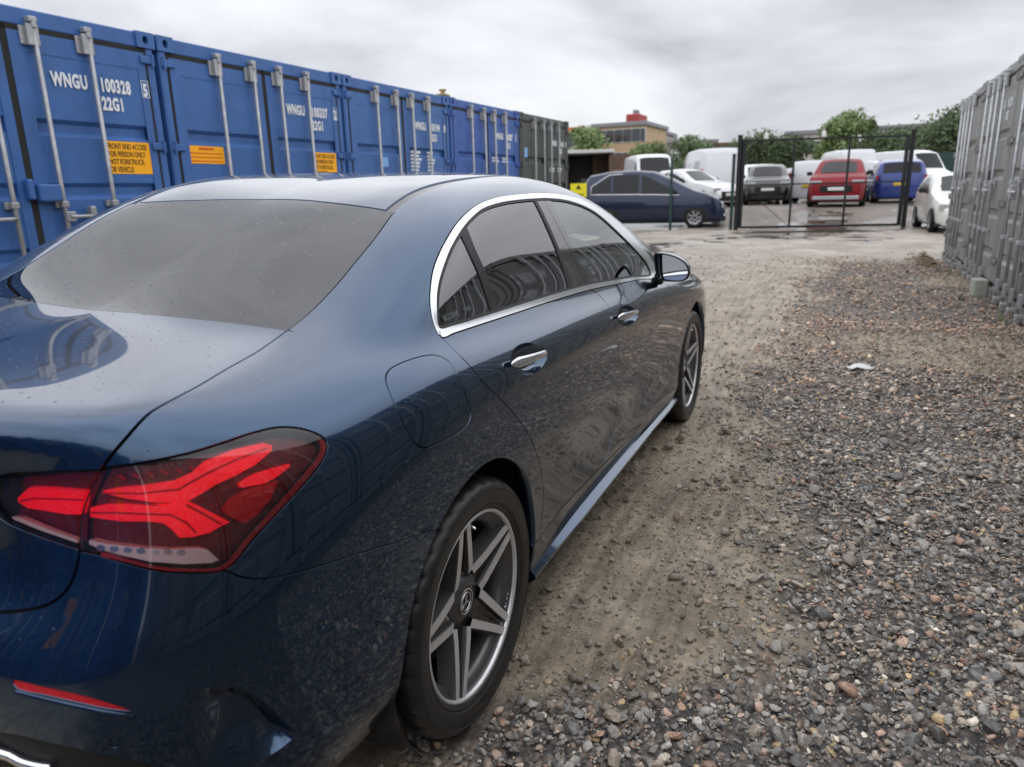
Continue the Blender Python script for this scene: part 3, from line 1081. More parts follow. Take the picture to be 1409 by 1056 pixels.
comp = -np.ones(len(TF), int)
nc = 0
for i in range(len(TF)):
    if ok[i] and comp[i] < 0:
        st = [i]; comp[i] = nc
        while st:
            j = st.pop()
            f = TF[j]
            for k in range(3):
                a, b = f[k], f[(k + 1) % 3]
                key = (min(a, b), max(a, b))
                if key in barrier:
                    continue
                for m in _ef[key]:
                    if comp[m] < 0:
                        comp[m] = nc; st.append(m)
        nc += 1
COMP = {}
for i in range(len(TF)):
    if comp[i] >= 0:
        COMP.setdefault(comp[i], []).append(i)


def comp_at(p):
    """number of the panel that holds a point of the shell"""
    s, t = to2(p)
    best, bd = None, 1e9
    for i in range(len(TF)):
        if comp[i] < 0: continue
        f = TF[i]
        a, b, c = TV[f[0]], TV[f[1]], TV[f[2]]
        d1 = (b.x - a.x) * (t - a.y) - (b.y - a.y) * (s - a.x)
        d2 = (c.x - b.x) * (t - b.y) - (c.y - b.y) * (s - b.x)
        d3 = (a.x - c.x) * (t - c.y) - (a.y - c.y) * (s - c.x)
        if d1 >= -1e-12 and d2 >= -1e-12 and d3 >= -1e-12:
            return comp[i]
    return None


def panel(name, seeds, mats, parent, offset=0.0, flange=.008, both=False, shape=None, flange_mat=None):
    """one panel of the shell as a mesh with turned-in edges. both: the panel crosses the centre line (mirror half joined on)"""
    ids = [comp_at(px(*s) if len(s) == 2 else Vector(s)) for s in seeds]
    faces = [i for c in dict.fromkeys(ids) if c is not None for i in COMP[c]]
    if not faces:
        print('EMPTY PANEL', name); return None
    used, seam = {}, {}
    V, Nn, F = [], [], []
    for i in faces:
        ff = []
        for k in TF[i]:
            if k not in used:
                p, n = TP[k].copy(), TN[k].copy()
                if p.x < 2e-3:
                    p.x = 0.0; n.x = 0.0; n.normalize()
                    key = (round(p.y, 3), round(p.z, 3))
                    if key in seam:
                        used[k] = seam[key]; ff.append(used[k]); continue
                    seam[key] = len(V)
                used[k] = len(V)
                d = offset if shape is None else shape(p, n)
                V.append(p + n * d); Nn.append(n)
            ff.append(used[k])
        if len(set(ff)) == 3:
            F.append(ff)
    ec = {}
    for f in F:
        for k in range(3):
            a, b = f[k], f[(k + 1) % 3]
            ec[(a, b)] = 1
    bd = [(a, b) for (a, b) in ec if (b, a) not in ec and not (abs(V[a].x) < 1e-5 and abs(V[b].x) < 1e-5)]
    nsurf = len(F)
    if shape is not None:                      # normals of a reshaped panel come from its own faces
        acc = [Vector((0, 0, 0)) for _ in V]
        for f in F:
            n = (V[f[1]] - V[f[0]]).cross(V[f[2]] - V[f[0]])
            for k in f: acc[k] += n
        Nn = [n.normalized() if n.length > 0 else Nn[i] for i, n in enumerate(acc)]
    if flange > 0:
        dup, low = {}, {}
        for a, b in bd:
            for k in (a, b):
                if k not in dup:
                    dup[k] = len(V); V.append(V[k].copy()); Nn.append(None)
                    low[k] = len(V); V.append(V[k] - Nn[k] * flange); Nn.append(None)
        acc = {}
        for a, b in bd:
            t = V[b] - V[a]
            o = t.cross(Nn[a])
            for k in (a, b):
                acc[k] = acc.get(k, Vector((0, 0, 0))) + o
        for k in dup:
            n = acc[k].normalized() if acc[k].length > 0 else Nn[k]
            Nn[dup[k]] = (n * .75 + Nn[k] * .66).normalized(); Nn[low[k]] = n
        for a, b in bd:
            F.append([dup[a], low[a], low[b], dup[b]])
    if both:
        b = len(V)
        mp = []
        for i in range(b):
            if abs(V[i].x) < 1e-5:
                mp.append(i)
            else:
                mp.append(len(V)); pv, pn = mirrored(V[i], Nn[i]); V.append(pv); Nn.append(pn)
        n0 = len(F)
        F += [[mp[k] for k in reversed(f)] for f in F]
    me = bpy.data.meshes.new(name)
    me.from_pydata([tuple(v) for v in V], [], F)
    me.polygons.foreach_set('use_smooth', [True] * len(F))
    me.normals_split_custom_set_from_vertices([tuple(n) for n in Nn])
    for m in (mats if isinstance(mats, (list, tuple)) else [mats]):
        me.materials.append(m)
    o = bpy.data.objects.new(name, me)
    COL.objects.link(o)
    o.parent = parent
    return o


def mirror_obj(o, parent=None, name=None):
    """the same part on the other side of the car"""
    me = o.data
    V = [tuple(mirrored(v.co)) for v in me.vertices]
    F = [list(reversed(p.vertices)) for p in me.polygons]
    m2 = bpy.data.meshes.new(me.name)
    m2.from_pydata(V, [], F)
    m2.polygons.foreach_set('use_smooth', [p.use_smooth for p in me.polygons])
    m2.polygons.foreach_set('material_index', [p.material_index for p in me.polygons])
    if me.has_custom_normals:
        N0 = np.zeros(len(me.vertices) * 3)
        vn = [None] * len(me.vertices)
        for l in me.loops:
            pass
        cn = [None] * len(me.loops)
        for i, c in enumerate(me.corner_normals):
            cn[i] = c.vector.copy()
        for i, l in enumerate(me.loops):
            vn[l.vertex_index] = cn[i]
        m2.normals_split_custom_set_from_vertices([tuple(mirrored(me.vertices[i].co, n)[1]) if n is not None else (0, 0, 1) for i, n in enumerate(vn)])
    for m in me.materials:
        m2.materials.append(m)
    c = bpy.data.objects.new(name or o.name.split('.')[0], m2)
    COL.objects.link(c)
    c.parent = parent if parent is not None else o.parent
    return c


def patch(poly, mats, name, parent, offset, depth=0.0, h=.006, by_px=True, sharp=False):
    """an inlay following the shell below (or above) its surface, outline given as points of the reference or of the shell"""
    pts = [px(u, v) for u, v in poly] if by_px else [Vector(p) for p in poly]
    pts = settle([a.lerp(b, k / 6) for a, b in zip(pts, pts[1:] + pts[:1]) for k in range(6)] if sharp else spline(pts, .006, True))
    P2 = [Vector(to2(p)) for p in pts]
    n = len(P2)
    lo = (min(p.x for p in P2), min(p.y for p in P2)); hi = (max(p.x for p in P2), max(p.y for p in P2))

    def inside(s, t):
        c = False
        for i in range(n):
            a, b = P2[i], P2[i - 1]
            if (a.y > t) != (b.y > t) and s < (b.x - a.x) * (t - a.y) / (b.y - a.y) + a.x:
                c = not c
        return c
    pp = list(P2)
    t = lo[1]
    while t < hi[1]:
        s = lo[0]
        while s < hi[0]:
            if inside(s, t) and min((q.x - s) ** 2 + (q.y - t) ** 2 for q in P2) > (h * .5) ** 2:
                pp.append(Vector((s, t)))
            s += h
        t += h
    vv, ee, ff, a, b, c = delaunay_2d_cdt(pp, [(i, (i + 1) % n) for i in range(n)], [], 1, 1e-7)
    V, Nn = [], []
    for v in vv:
        q, nn = drop(v.x, v.y)
        V.append(q + nn * offset); Nn.append(nn)
    F = [list(f) for f in ff]
    if depth:
        ec = {(f[k], f[(k + 1) % len(f)]) for f in F for k in range(len(f))}
        bd = [(a, b) for a, b in ec if (b, a) not in ec]
        dup, low = {}, {}
        for e in bd:
            for k in e:
                if k not in dup:
                    dup[k] = len(V); V.append(V[k]); low[k] = len(V); V.append(V[k] - Nn[k] * depth)
        for a, b in bd:
            F.append([dup[a], low[a], low[b], dup[b]])
    me = bpy.data.meshes.new(name)
    me.from_pydata([tuple(v) for v in V], [], F)
    me.polygons.foreach_set('use_smooth', [True] * len(F))
    for m in (mats if isinstance(mats, (list, tuple)) else [mats]):
        me.materials.append(m)
    o = bpy.data.objects.new(name, me)
    COL.objects.link(o)
    o.parent = parent
    return o
# ------------------------------------------------------------------ car materials


def drops_bump(m, scale=85, strength=.55, size=.26):
    """fine rain beads as relief"""
    nt = m.node_tree; N, L = nt.nodes, nt.links
    b = N['Principled BSDF'] if 'Principled BSDF' in N else None
    tc = N.new('ShaderNodeTexCoord')
    vo = N.new('ShaderNodeTexVoronoi'); vo.inputs['Scale'].default_value = scale
    L.new(tc.outputs['Object'], vo.inputs['Vector'])
    # only some cells hold a bead, of differing size
    sp = N.new('ShaderNodeSeparateColor'); L.new(vo.outputs['Color'], sp.inputs[0])
    rad = N.new('ShaderNodeMapRange'); rad.inputs['From Min'].default_value = .36; rad.inputs['From Max'].default_value = 1
    rad.inputs['To Min'].default_value = 0; rad.inputs['To Max'].default_value = size
    L.new(sp.outputs[0], rad.inputs['Value'])
    sb = N.new('ShaderNodeMath'); sb.operation = 'SUBTRACT'
    L.new(rad.outputs[0], sb.inputs[0]); L.new(vo.outputs['Distance'], sb.inputs[1])
    mx = N.new('ShaderNodeMath'); mx.operation = 'MAXIMUM'; mx.inputs[1].default_value = 0
    L.new(sb.outputs[0], mx.inputs[0])
    # beads lie on what faces up
    ge = N.new('ShaderNodeNewGeometry'); sx = N.new('ShaderNodeSeparateXYZ'); L.new(ge.outputs['True Normal'], sx.inputs[0])
    up = N.new('ShaderNodeMapRange'); up.inputs['From Min'].default_value = .25; up.inputs['From Max'].default_value = .55
    L.new(sx.outputs['Z'], up.inputs['Value'])
    ml = N.new('ShaderNodeMath'); ml.operation = 'MULTIPLY'; L.new(mx.outputs[0], ml.inputs[0]); L.new(up.outputs[0], ml.inputs[1])
    bp = N.new('ShaderNodeBump'); bp.inputs['Strength'].default_value = strength; bp.inputs['Distance'].default_value = .004
    L.new(ml.outputs[0], bp.inputs['Height'])
    return bp


def paint_material():
    m = mat('car_paint', (.018, .052, .108, 1), .20, .92, coat=1.0, coat_rough=.015)
    nt = m.node_tree; N, L = nt.nodes, nt.links
    b = N['Principled BSDF']
    b.inputs['Coat IOR'].default_value = 1.54
    bp = drops_bump(m)
    L.new(bp.outputs[0], b.inputs['Coat Normal']); L.new(bp.outputs[0], b.inputs['Normal'])
    # road film: dusty towards the sills
    tc = N.new('ShaderNodeTexCoord'); sx = N.new('ShaderNodeSeparateXYZ'); L.new(tc.outputs['Object'], sx.inputs[0])
    n = N.new('ShaderNodeTexNoise'); n.inputs['Scale'].default_value = 9; n.inputs['Detail'].default_value = 6
    L.new(tc.outputs['Object'], n.inputs['Vector'])
    mr = N.new('ShaderNodeMapRange'); mr.inputs['From Min'].default_value = .62; mr.inputs['From Max'].default_value = .2
    mr.inputs['To Min'].default_value = 0; mr.inputs['To Max'].default_value = 1
    L.new(sx.outputs['Z'], mr.inputs['Value'])
    mu = N.new('ShaderNodeMath'); mu.operation = 'MULTIPLY'; L.new(mr.outputs[0], mu.inputs[0]); L.new(n.outputs['Fac'], mu.inputs[1])
    cr = N.new('ShaderNodeMapRange'); cr.inputs['To Min'].default_value = .015; cr.inputs['To Max'].default_value = .12
    L.new(mu.outputs[0], cr.inputs['Value']); L.new(cr.outputs[0], b.inputs['Coat Roughness'])
    return m


def thin_glass(name, tint, ior=1.6, rough=.0, beads=False):
    m = bpy.data.materials.new(name)
    m.use_nodes = True
    nt = m.node_tree; N, L = nt.nodes, nt.links
    N.clear()
    out = N.new('ShaderNodeOutputMaterial')
    tr = N.new('ShaderNodeBsdfTransparent'); tr.inputs['Color'].default_value = tint
    gl = N.new('ShaderNodeBsdfGlossy'); gl.inputs['Roughness'].default_value = rough; gl.inputs['Color'].default_value = (.97, .98, 1, 1)
    fr = N.new('ShaderNodeFresnel'); fr.inputs['IOR'].default_value = ior
    mx = N.new('ShaderNodeMixShader')
    L.new(fr.outputs[0], mx.inputs[0]); L.new(tr.outputs[0], mx.inputs[1]); L.new(gl.outputs[0], mx.inputs[2])
    L.new(mx.outputs[0], out.inputs['Surface'])
    if beads:
        bp = drops_bump(m, 74, 1.0, .27)
        L.new(bp.outputs[0], gl.inputs['Normal']); L.new(bp.outputs[0], fr.inputs['Normal'])
    return m


M = {}
M['paint'] = paint_material()
M['chrome'] = mat('chrome', (.80, .81, .83, 1), .07, 1.0)
M['satin'] = mat('satin_chrome', (.74, .75, .77, 1), .20, 1.0)
M['black_trim'] = mat('gloss_black_trim', (.006, .006, .007, 1), .10, 0, coat=.6)
M['matt_black'] = mat('black_plastic', (.012, .012, .013, 1), .62, noise=(30, .5, (.02, .019, .018, 1)))
M['rubber'] = mat('rubber_seal', (.010, .010, .011, 1), .55)
M['privacy'] = thin_glass('privacy_glass', (.045, .045, .05, 1), 2.25)
M['rear_glass'] = thin_glass('rear_glass', (.05, .05, .053, 1), 1.8, beads=True)
M['clear'] = thin_glass('side_glass', (.66, .80, .72, 1), 2.7)
M['lens'] = thin_glass('lamp_lens', (1.0, .88, .89, 1), 1.62)
M['lamp_base'] = mat('lamp_housing', (.15, .012, .018, 1), .32, noise=(60, .5, (.055, .006, .009, 1)))
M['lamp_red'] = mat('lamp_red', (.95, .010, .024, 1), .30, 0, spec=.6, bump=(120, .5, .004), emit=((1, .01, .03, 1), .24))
M['lamp_reflex'] = mat('lamp_reflex', (.66, .008, .014, 1), .35, bump=(420, .9, .004))
M['guide_rib'] = mat('lamp_guide_rib', (.46, .006, .012, 1), .3)
M['lamp_white'] = mat('lamp_white', (.88, .86, .85, 1), .25, .1)
M['lamp_rim'] = mat('lamp_rim', (.36, .012, .018, 1), .22)
M['tyre'] = mat('tyre_rubber', (.016, .016, .0165, 1), .36, noise=(22, .55, (.035, .033, .029, 1)), bump=(160, .25, .002))
M['rim_grey'] = mat('rim_grey', (.15, .15, .155, 1), .34, .8, noise=(28, .5, (.11, .10, .088, 1)))
M['rim_cut'] = mat('machined_rim', (.78, .78, .79, 1), .36, .62, noise=(40, .35, (.56, .55, .54, 1)))
M['disc'] = mat('brake_disc', (.16, .14, .13, 1), .4, .8)
M['mud_plastic'] = mat('arch_liner', (.014, .013, .012, 1), .85, noise=(14, .8, (.05, .042, .033, 1)))
M['mirror_glass'] = mat('mirror_glass', (.82, .84, .86, 1), .01, 1.0)
M['seat'] = mat('seat_fabric', (.018, .018, .020, 1), .7)
M['white_mark'] = mat('white_marking', (.62, .62, .60, 1), .6)
M['etch'] = mat('etched_marking', (.13, .14, .14, 1), .5)

CAR = tag(empty('parked_car'), 'dark blue saloon with tinted rear windows parked on the gravel, closest to the viewer', 'car')
KEEP = {}


def add(name, seeds, m, both=False, two=True, parent=None, **kw):
    o = panel(name, seeds, m, parent or CAR, both=both, **kw)
    if two and not both:
        o2 = mirror_obj(o, parent=CAR if parent is None else parent)
        return o, o2
    return o, None


# ---- shell panels
add('quarter_panel', [(480, 500)], M['paint'])
rdoor, rdoor2 = add('door', [(700, 480)], M['paint'])
fdoor, fdoor2 = add('door', [(880, 480)], M['paint'])
tag(rdoor, 'rear side door with chrome handle'); tag(fdoor, 'front side door with the mirror')
add('fender', [(945, 430)], M['paint'])
lid, _ = add('boot_lid', [(150, 500)], M['paint'], both=True)
bumper, _ = add('rear_bumper', [(450, 850)], M['paint'], both=True)
add('fuel_flap', [(590, 550)], M['paint'], two=False)
add('roof_panel', [(420, 255)], M['paint'], both=True)
add('roof_strip', [(550, 275)], M['black_trim'], offset=-.004)
add('bonnet', [top_pt(.2, 3)], M['paint'], both=True)
add('windscreen', [top_pt(.2, 2.2)], M['clear'], both=True, offset=-.003)
add('cowl_panel', [top_pt(.2, 2.66)], M['matt_black'], both=True, offset=-.012)
add('rear_window', [(400, 400)], M['rear_glass'], both=True, offset=-.0015)
add('diffuser', [rear_pt(.2, .35)], M['matt_black'], both=True, offset=-.006)


def side_skirt():
    mb = MB()
    ys = np.linspace(.352, 2.385, 60)
    V, F = [], []
    rows = 8
    for y in ys:
        zt = float(np.interp(y, [p.y for p in C['sill']], [p.z for p in C['sill']])) - .0022
        x = side_pt(y, zt - .004).x
        e = float(sstep(.42, .85, y)) * float(sstep(2.40, 2.15, y))
        for dx, z in ((-.014, zt), (-.0005, zt), (-.004, zt - .022), (-.010 - .004 * e, .240), (-.010 - .006 * e, .230), (.004 + .010 * e, .216), (.004 + .008 * e, .204), (-.05, .168)):
            V.append((x + dx, y, z))
    for i in range(len(ys) - 1):
        for k in range(rows - 1): F.append((i * rows + k, i * rows + rows + k, i * rows + rows + k + 1, i * rows + k + 1))
    n = len(ys)
    F += [tuple(range(rows)), tuple(range((n - 1) * rows, n * rows))]
    mb.smooth = True; mb.add(V, F)
    o = mb.build('side_skirt', M['paint'], CAR)
    o.data.set_sharp_from_angle(angle=math.radians(22))
    return o


mirror_obj(side_skirt())


def vent_shape(p, n):
    k = len(C['vent']); k1 = int(k * .58)
    d1 = min((p - q).length for q in C['vent'][2:k1]); d2 = min((p - q).length for q in C['vent'][k1:] + C['vent'][:2])
    s = min(1, d2 / .085); s = s * s * (3 - 2 * s)
    return -.034 * min(1, d1 / .014) ** .7 * s


add('bumper_vent', [(330, 1000)], M['paint'], shape=vent_shape, flange=0, parent=bumper)
add('reflector', [(100, 960)], M['lamp_reflex'], parent=bumper, offset=-.002)
for (u, v) in ((157, 1022), (442, 860)):
    add('sensor', [(u, v)], M['paint'], parent=bumper, offset=-.0004, flange=.003)
# glass and trim of the doors
for side in (0, 1):
    par_r, par_f = (rdoor, fdoor) if side == 0 else (rdoor2, fdoor2)
    parts = [('window_trim', [(596, 410)], M['satin'], par_r, .0022), ('window_trim', [(860, 387)], M['satin'], par_f, .0022),
             ('quarter_light', [(625, 400)], M['privacy'], par_r, -.003), ('window_glass', [(720, 340)], M['privacy'], par_r, -.003),
             ('window_glass', [(840, 350)], M['clear'], par_f, -.003),
             ('pillar_trim', [(770, 330)], M['black_trim'], par_r, -.001),
             ('pillar_trim', [(785, 341)], M['black_trim'], par_f, -.001),
             ('divider', [(655, 355)], M['rubber'], par_r, .0005), ('window_seal', [(760, 325)], M['rubber'], par_r, .0005)]
    for nm, sd, mt, par, off in parts:
        o = panel(nm, sd, mt, par, offset=off, flange=.006)
        if o is not None and side == 1:
            mirror_obj(o, par)
            bpy.data.objects.remove(o)

# rubber line round the glass inside the bright trim
def ribbon(pts, w, off, name, m, par, closed=True):
    V, F = [], []
    n = len(pts)
    cen = sum(pts, Vector()) / n
    for i, p in enumerate(pts):
        a = pts[(i - 1) % n] if closed else pts[max(0, i - 1)]; c = pts[(i + 1) % n] if closed else pts[min(n - 1, i + 1)]
        q, nn = drop(*to2(p))
        o = nn.cross((c - a).normalized()).normalized()
        if o.dot(cen - p) < 0: o = -o
        V += [p + nn * off, p + o * w + nn * off * .3]
    for i in range(n if closed else n - 1):
        j = (i + 1) % n
        F.append((2 * i, 2 * j, 2 * j + 1, 2 * i + 1))
    mb = MB(); mb.smooth = True; mb.add(V, F)
    return mb.build(name, m, par)


rb = ribbon(C['dlo_in'], .009, .0012, 'window_rubber', M['rubber'], CAR)
mirror_obj(rb, CAR)

# ---- front end beyond the wheel arch (never in view), inner shell, underbody
def plain_shell(level, keep, offset, name, m, parent):
    V, F, cr = car_cage()
    me0 = subdivide_cage(V, F, cr, level)
    bm = bmesh.new(); bm.from_mesh(me0)
    bm.normal_update()
    nn = [v.normal.copy() for v in bm.verts]
    for v, n in zip(bm.verts, nn):
        v.co += n * offset
    bmesh.ops.delete(bm, geom=[f for f in bm.faces if not keep(f.calc_center_median())], context='FACES')
    for f in bm.faces: f.smooth = True
    me = bpy.data.meshes.new(name)
    bm.to_mesh(me); bm.free()
    return link(name, me, m, parent)


def in_arch(p):
    return abs(p.x) > .55 and (p.z - .338) ** 2 + min(p.y ** 2, (p.y - WB) ** 2) < .42 ** 2


plain_shell(3, lambda p: p.y > 3.10, 0, 'front_bumper', M['paint'], CAR)
plain_shell(3, lambda p: not in_arch(p) and p.y < 3.2 and (p.z < .92 or p.y < -.27 or p.y > 2.72), -.022, 'inner_shell', M['matt_black'], CAR)
MB().box((-.74, -.72, .175), (.74, 3.35, .20)).build('underbody', M['matt_black'], CAR)
for nm, y0 in (('r', 0.0), ('f', WB)):
    mb = MB(); mb.smooth = True
    A = ARCH[nm]
    V = []
    for p in A:
        V += [p, p + Vector((-.004, 0, -.0)) + (Vector((p.x, y0, .338)) - p).normalized() * .006, p + Vector((-.035, 0, 0)) + (Vector((p.x, y0, .338)) - p).normalized() * .004]
    n = len(A)
    F = []
    for i in range(n - 1):
        for k in range(2):
            F.append((3 * i + k, 3 * i + 3 + k, 3 * i + 4 + k, 3 * i + 1 + k))
    mb.add(V, F)
    lip = mb.build('arch_lip', M['paint'], CAR)
    mirror_obj(lip, CAR)
    mb = MB(); mb.smooth = True
    V, F = [], []
    an = np.linspace(math.radians(-30), math.radians(210), 40)
    for a in an:
        for (r, x) in ((.372, .855), (.392, .84), (.394, .52), (.05, .50)):
            V.append((x, y0 + r * math.cos(a), .338 + r * math.sin(a)))
    for i in range(len(an) - 1):
        for k in range(3):
            F.append((4 * i + k, 4 * i + 4 + k, 4 * i + 5 + k, 4 * i + 1 + k))
    mb.add(V, F)
    ln = mb.build('arch_liner', M['mud_plastic'], CAR)
    mirror_obj(ln, CAR)

# ---- door handles


def lifted(u, v, h):
    """a point standing h proud of the shell and seen at that place of the reference"""
    d = px_dir(u, v)
    p, n = s_hit(CAM_POS, d)
    return p - d * (h / max(.15, -n.dot(d)))


def handle(door, door2, ring, bar, wid):
    cen = sum(ring, Vector()) / len(ring)
    n = s_hit(cen + Vector((1, 0, .1)), (-1, 0, -.1))[1]
    rings = [(1.0, 0), (.93, .006), (.80, .016), (.55, .025), (.25, .029), (.02, .030)]
    V, F = [], []
    k = len(ring)
    for s, d in rings:
        for p in ring:
            V.append(cen + (p - cen) * s - n * d)
    for i in range(len(rings) - 1):
        for j in range(k):
            F.append((i * k + j, i * k + (j + 1) % k, (i + 1) * k + (j + 1) % k, (i + 1) * k + j))
    mb = MB(); mb.smooth = True; mb.add(V, F)
    bowl = mb.build('handle_bowl', M['paint'], door)
    mirror_obj(bowl, door2)
    # the bar: a lofted oval, thick at its rear end
    pts = spline([lifted(u, v, h) for (u, v, h) in bar], .006)
    m = len(pts)
    V, F = [], []
    S = 14
    for i, p in enumerate(pts):
        t = i / (m - 1)
        T = (pts[min(i + 1, m - 1)] - pts[max(i - 1, 0)]).normalized()
        o = n; w = T.cross(o).normalized()
        e = min(1, math.sqrt(max(0, 1 - ((t - .5) / .5) ** 2)) * 1.5 + .05)
        a = (wid[0] * (1 - t) + wid[1] * t) * e; b = .0075 * e
        for q in range(S):
            an = 2 * math.pi * q / S
            c, s = math.cos(an), math.sin(an)
            V.append(p + w * a * math.copysign(abs(c) ** .7, c) + o * b * math.copysign(abs(s) ** .8, s))
    for i in range(m - 1):
        for q in range(S):
            F.append((i * S + q, i * S + (q + 1) % S, (i + 1) * S + (q + 1) % S, (i + 1) * S + q))
    F += [tuple(range(S)), tuple(range((m - 1) * S, m * S))]
    mb = MB(); mb.smooth = True; mb.add(V, F)
    h = mb.build('door_handle', M['chrome'], door)
    mirror_obj(h, door2)


handle(rdoor, rdoor2, C['bowl_r'], [(703.5, 502, .012), (712, 499.5, .020), (728, 494.5, .023), (743, 489, .018), (752.5, 484.5, .008)], (.0150, .0085))
handle(fdoor, fdoor2, C['bowl_f'], [(850.5, 438, .012), (856, 436.3, .020), (864, 434, .022), (872, 430.8, .018), (878, 428.3, .008)], (.0150, .0085))

# ---- tail lamps


def c5(l):
    return [(x / 2.933, 560 + y / 2.933) for x, y in l]


def c5big(l):
    return c5(l)


lamp = panel('tail_lamp', [(280, 700)], M['lens'], CAR, offset=0, flange=.006)
lidlamp = panel('tail_lamp', [(60, 700)], M['lens'], CAR, offset=0, flange=.006)
tag(lamp, 'red wing tail lamp with white reversing lamp'); tag(lidlamp, 'red tail lamp on the boot lid')
inlays = []
inl = lambda l, m, nm, off, dep, par, sharp=True: inlays.append(patch(c5(l), m, nm, par, off, dep, sharp=sharp))
LB = [(420, 262), (600, 236), (760, 202), (900, 160), (1020, 120), (1120, 98), (1200, 98), (1265, 116), (1300, 140), (1308, 165), (1285, 215), (1215, 305), (1118, 412), (1005, 535), (925, 632), (885, 652), (800, 660), (650, 653), (500, 620), (400, 592), (330, 570), (328, 500), (345, 400), (375, 330)]
inl(LB, M['lamp_base'], 'lamp_housing', -.026, .006, lamp)
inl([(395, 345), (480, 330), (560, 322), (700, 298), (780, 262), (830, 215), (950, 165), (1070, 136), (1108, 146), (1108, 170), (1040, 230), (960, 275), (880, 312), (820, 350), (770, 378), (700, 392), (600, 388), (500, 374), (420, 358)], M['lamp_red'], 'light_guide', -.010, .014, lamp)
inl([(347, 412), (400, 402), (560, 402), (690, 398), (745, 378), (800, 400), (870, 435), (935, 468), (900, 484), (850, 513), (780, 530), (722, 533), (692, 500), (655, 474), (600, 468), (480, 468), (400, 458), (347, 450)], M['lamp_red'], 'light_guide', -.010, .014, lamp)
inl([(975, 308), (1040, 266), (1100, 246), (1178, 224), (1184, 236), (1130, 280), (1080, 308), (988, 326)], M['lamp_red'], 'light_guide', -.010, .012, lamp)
inl([(907, 420), (940, 372), (1010, 334), (1138, 297), (1110, 370), (1050, 440), (1002, 478), (950, 452)], M['lamp_reflex'], 'reflex_panel', -.014, .010, lamp)
inl([(345, 542), (420, 558), (560, 574), (680, 580), (800, 574), (840, 580), (888, 622), (860, 634), (740, 640), (600, 630), (480, 605), (400, 582), (346, 560)], M['lamp_white'], 'reversing_lamp', -.008, .016, lamp)
for i in range(6):
    x = 455 + i * 62
    inl([(x, 285 - i * 9), (x + 10, 278 - i * 9), (x + 34, 292 - i * 9), (x + 38, 300 - i * 9), (x + 26, 304 - i * 9)], M['lamp_rim'], 'light_guide', -.014, .006, lamp)
for i in range(7):
    x = 395 + i * 56
    y = 574 + i * 4 - (i > 4) * (i - 4) * 3
    pts = [(x + 20 * math.cos(a), y + 13 * math.sin(a)) for a in np.linspace(0, 2 * math.pi, 9)[:-1]]
    inl(pts, M['satin'], 'reversing_cell', -.0065, .004, lamp, False)
for ln in ([(400, 352), (560, 350), (720, 330), (840, 262), (960, 205), (1085, 156), (1087, 162), (962, 213), (845, 271), (722, 340), (560, 357), (400, 358)],
           [(352, 428), (560, 432), (690, 436), (760, 470), (800, 512), (790, 515), (752, 478), (688, 444), (560, 440), (352, 436)],
           [(752, 392), (830, 432), (905, 474), (895, 480), (822, 440), (748, 402)],
           [(430, 378), (520, 390), (640, 400), (640, 405), (520, 396), (430, 384)]):
    inl(ln, M['guide_rib'], 'guide_rib', -.0085, .002, lamp)
for ln in ([(60, 384), (110, 372), (320, 378), (319, 384), (110, 379), (62, 391)],):
    inl(ln, M['guide_rib'], 'guide_rib', -.0085, .002, lidlamp)
# red edge of the lens
V = c5([(1290, 126), (1312, 138), (1318, 162), (1295, 222), (1225, 312), (1128, 420), (1016, 540), (934, 640), (900, 660), (800, 668), (650, 661), (500, 627), (400, 600), (404, 590), (500, 615), (650, 649), (800, 656), (888, 648), (918, 628), (1002, 528), (1112, 408), (1208, 300), (1278, 212), (1300, 164), (1294, 144)])
inlays.append(patch(V, M['lamp_rim'], 'lens_edge', lamp, -.003, .004))
inl([(45, 300), (380, 275), (365, 320), (325, 400), (308, 480), (305, 560), (160, 515), (20, 462)], M['lamp_base'], 'lamp_housing', -.024, .006, lidlamp)
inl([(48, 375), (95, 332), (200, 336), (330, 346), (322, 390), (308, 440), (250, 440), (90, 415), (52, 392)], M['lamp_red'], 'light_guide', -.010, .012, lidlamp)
inl([(26, 450), (60, 452), (180, 500), (290, 538), (298, 555), (150, 506), (40, 462)], M['lamp_white'], 'reversing_lamp', -.008, .010, lidlamp)
l2, ll2 = mirror_obj(lamp, CAR), mirror_obj(lidlamp, CAR)
for o in inlays:
    mirror_obj(o, l2 if o.parent == lamp else ll2)
# ------------------------------------------------------------------ wheels


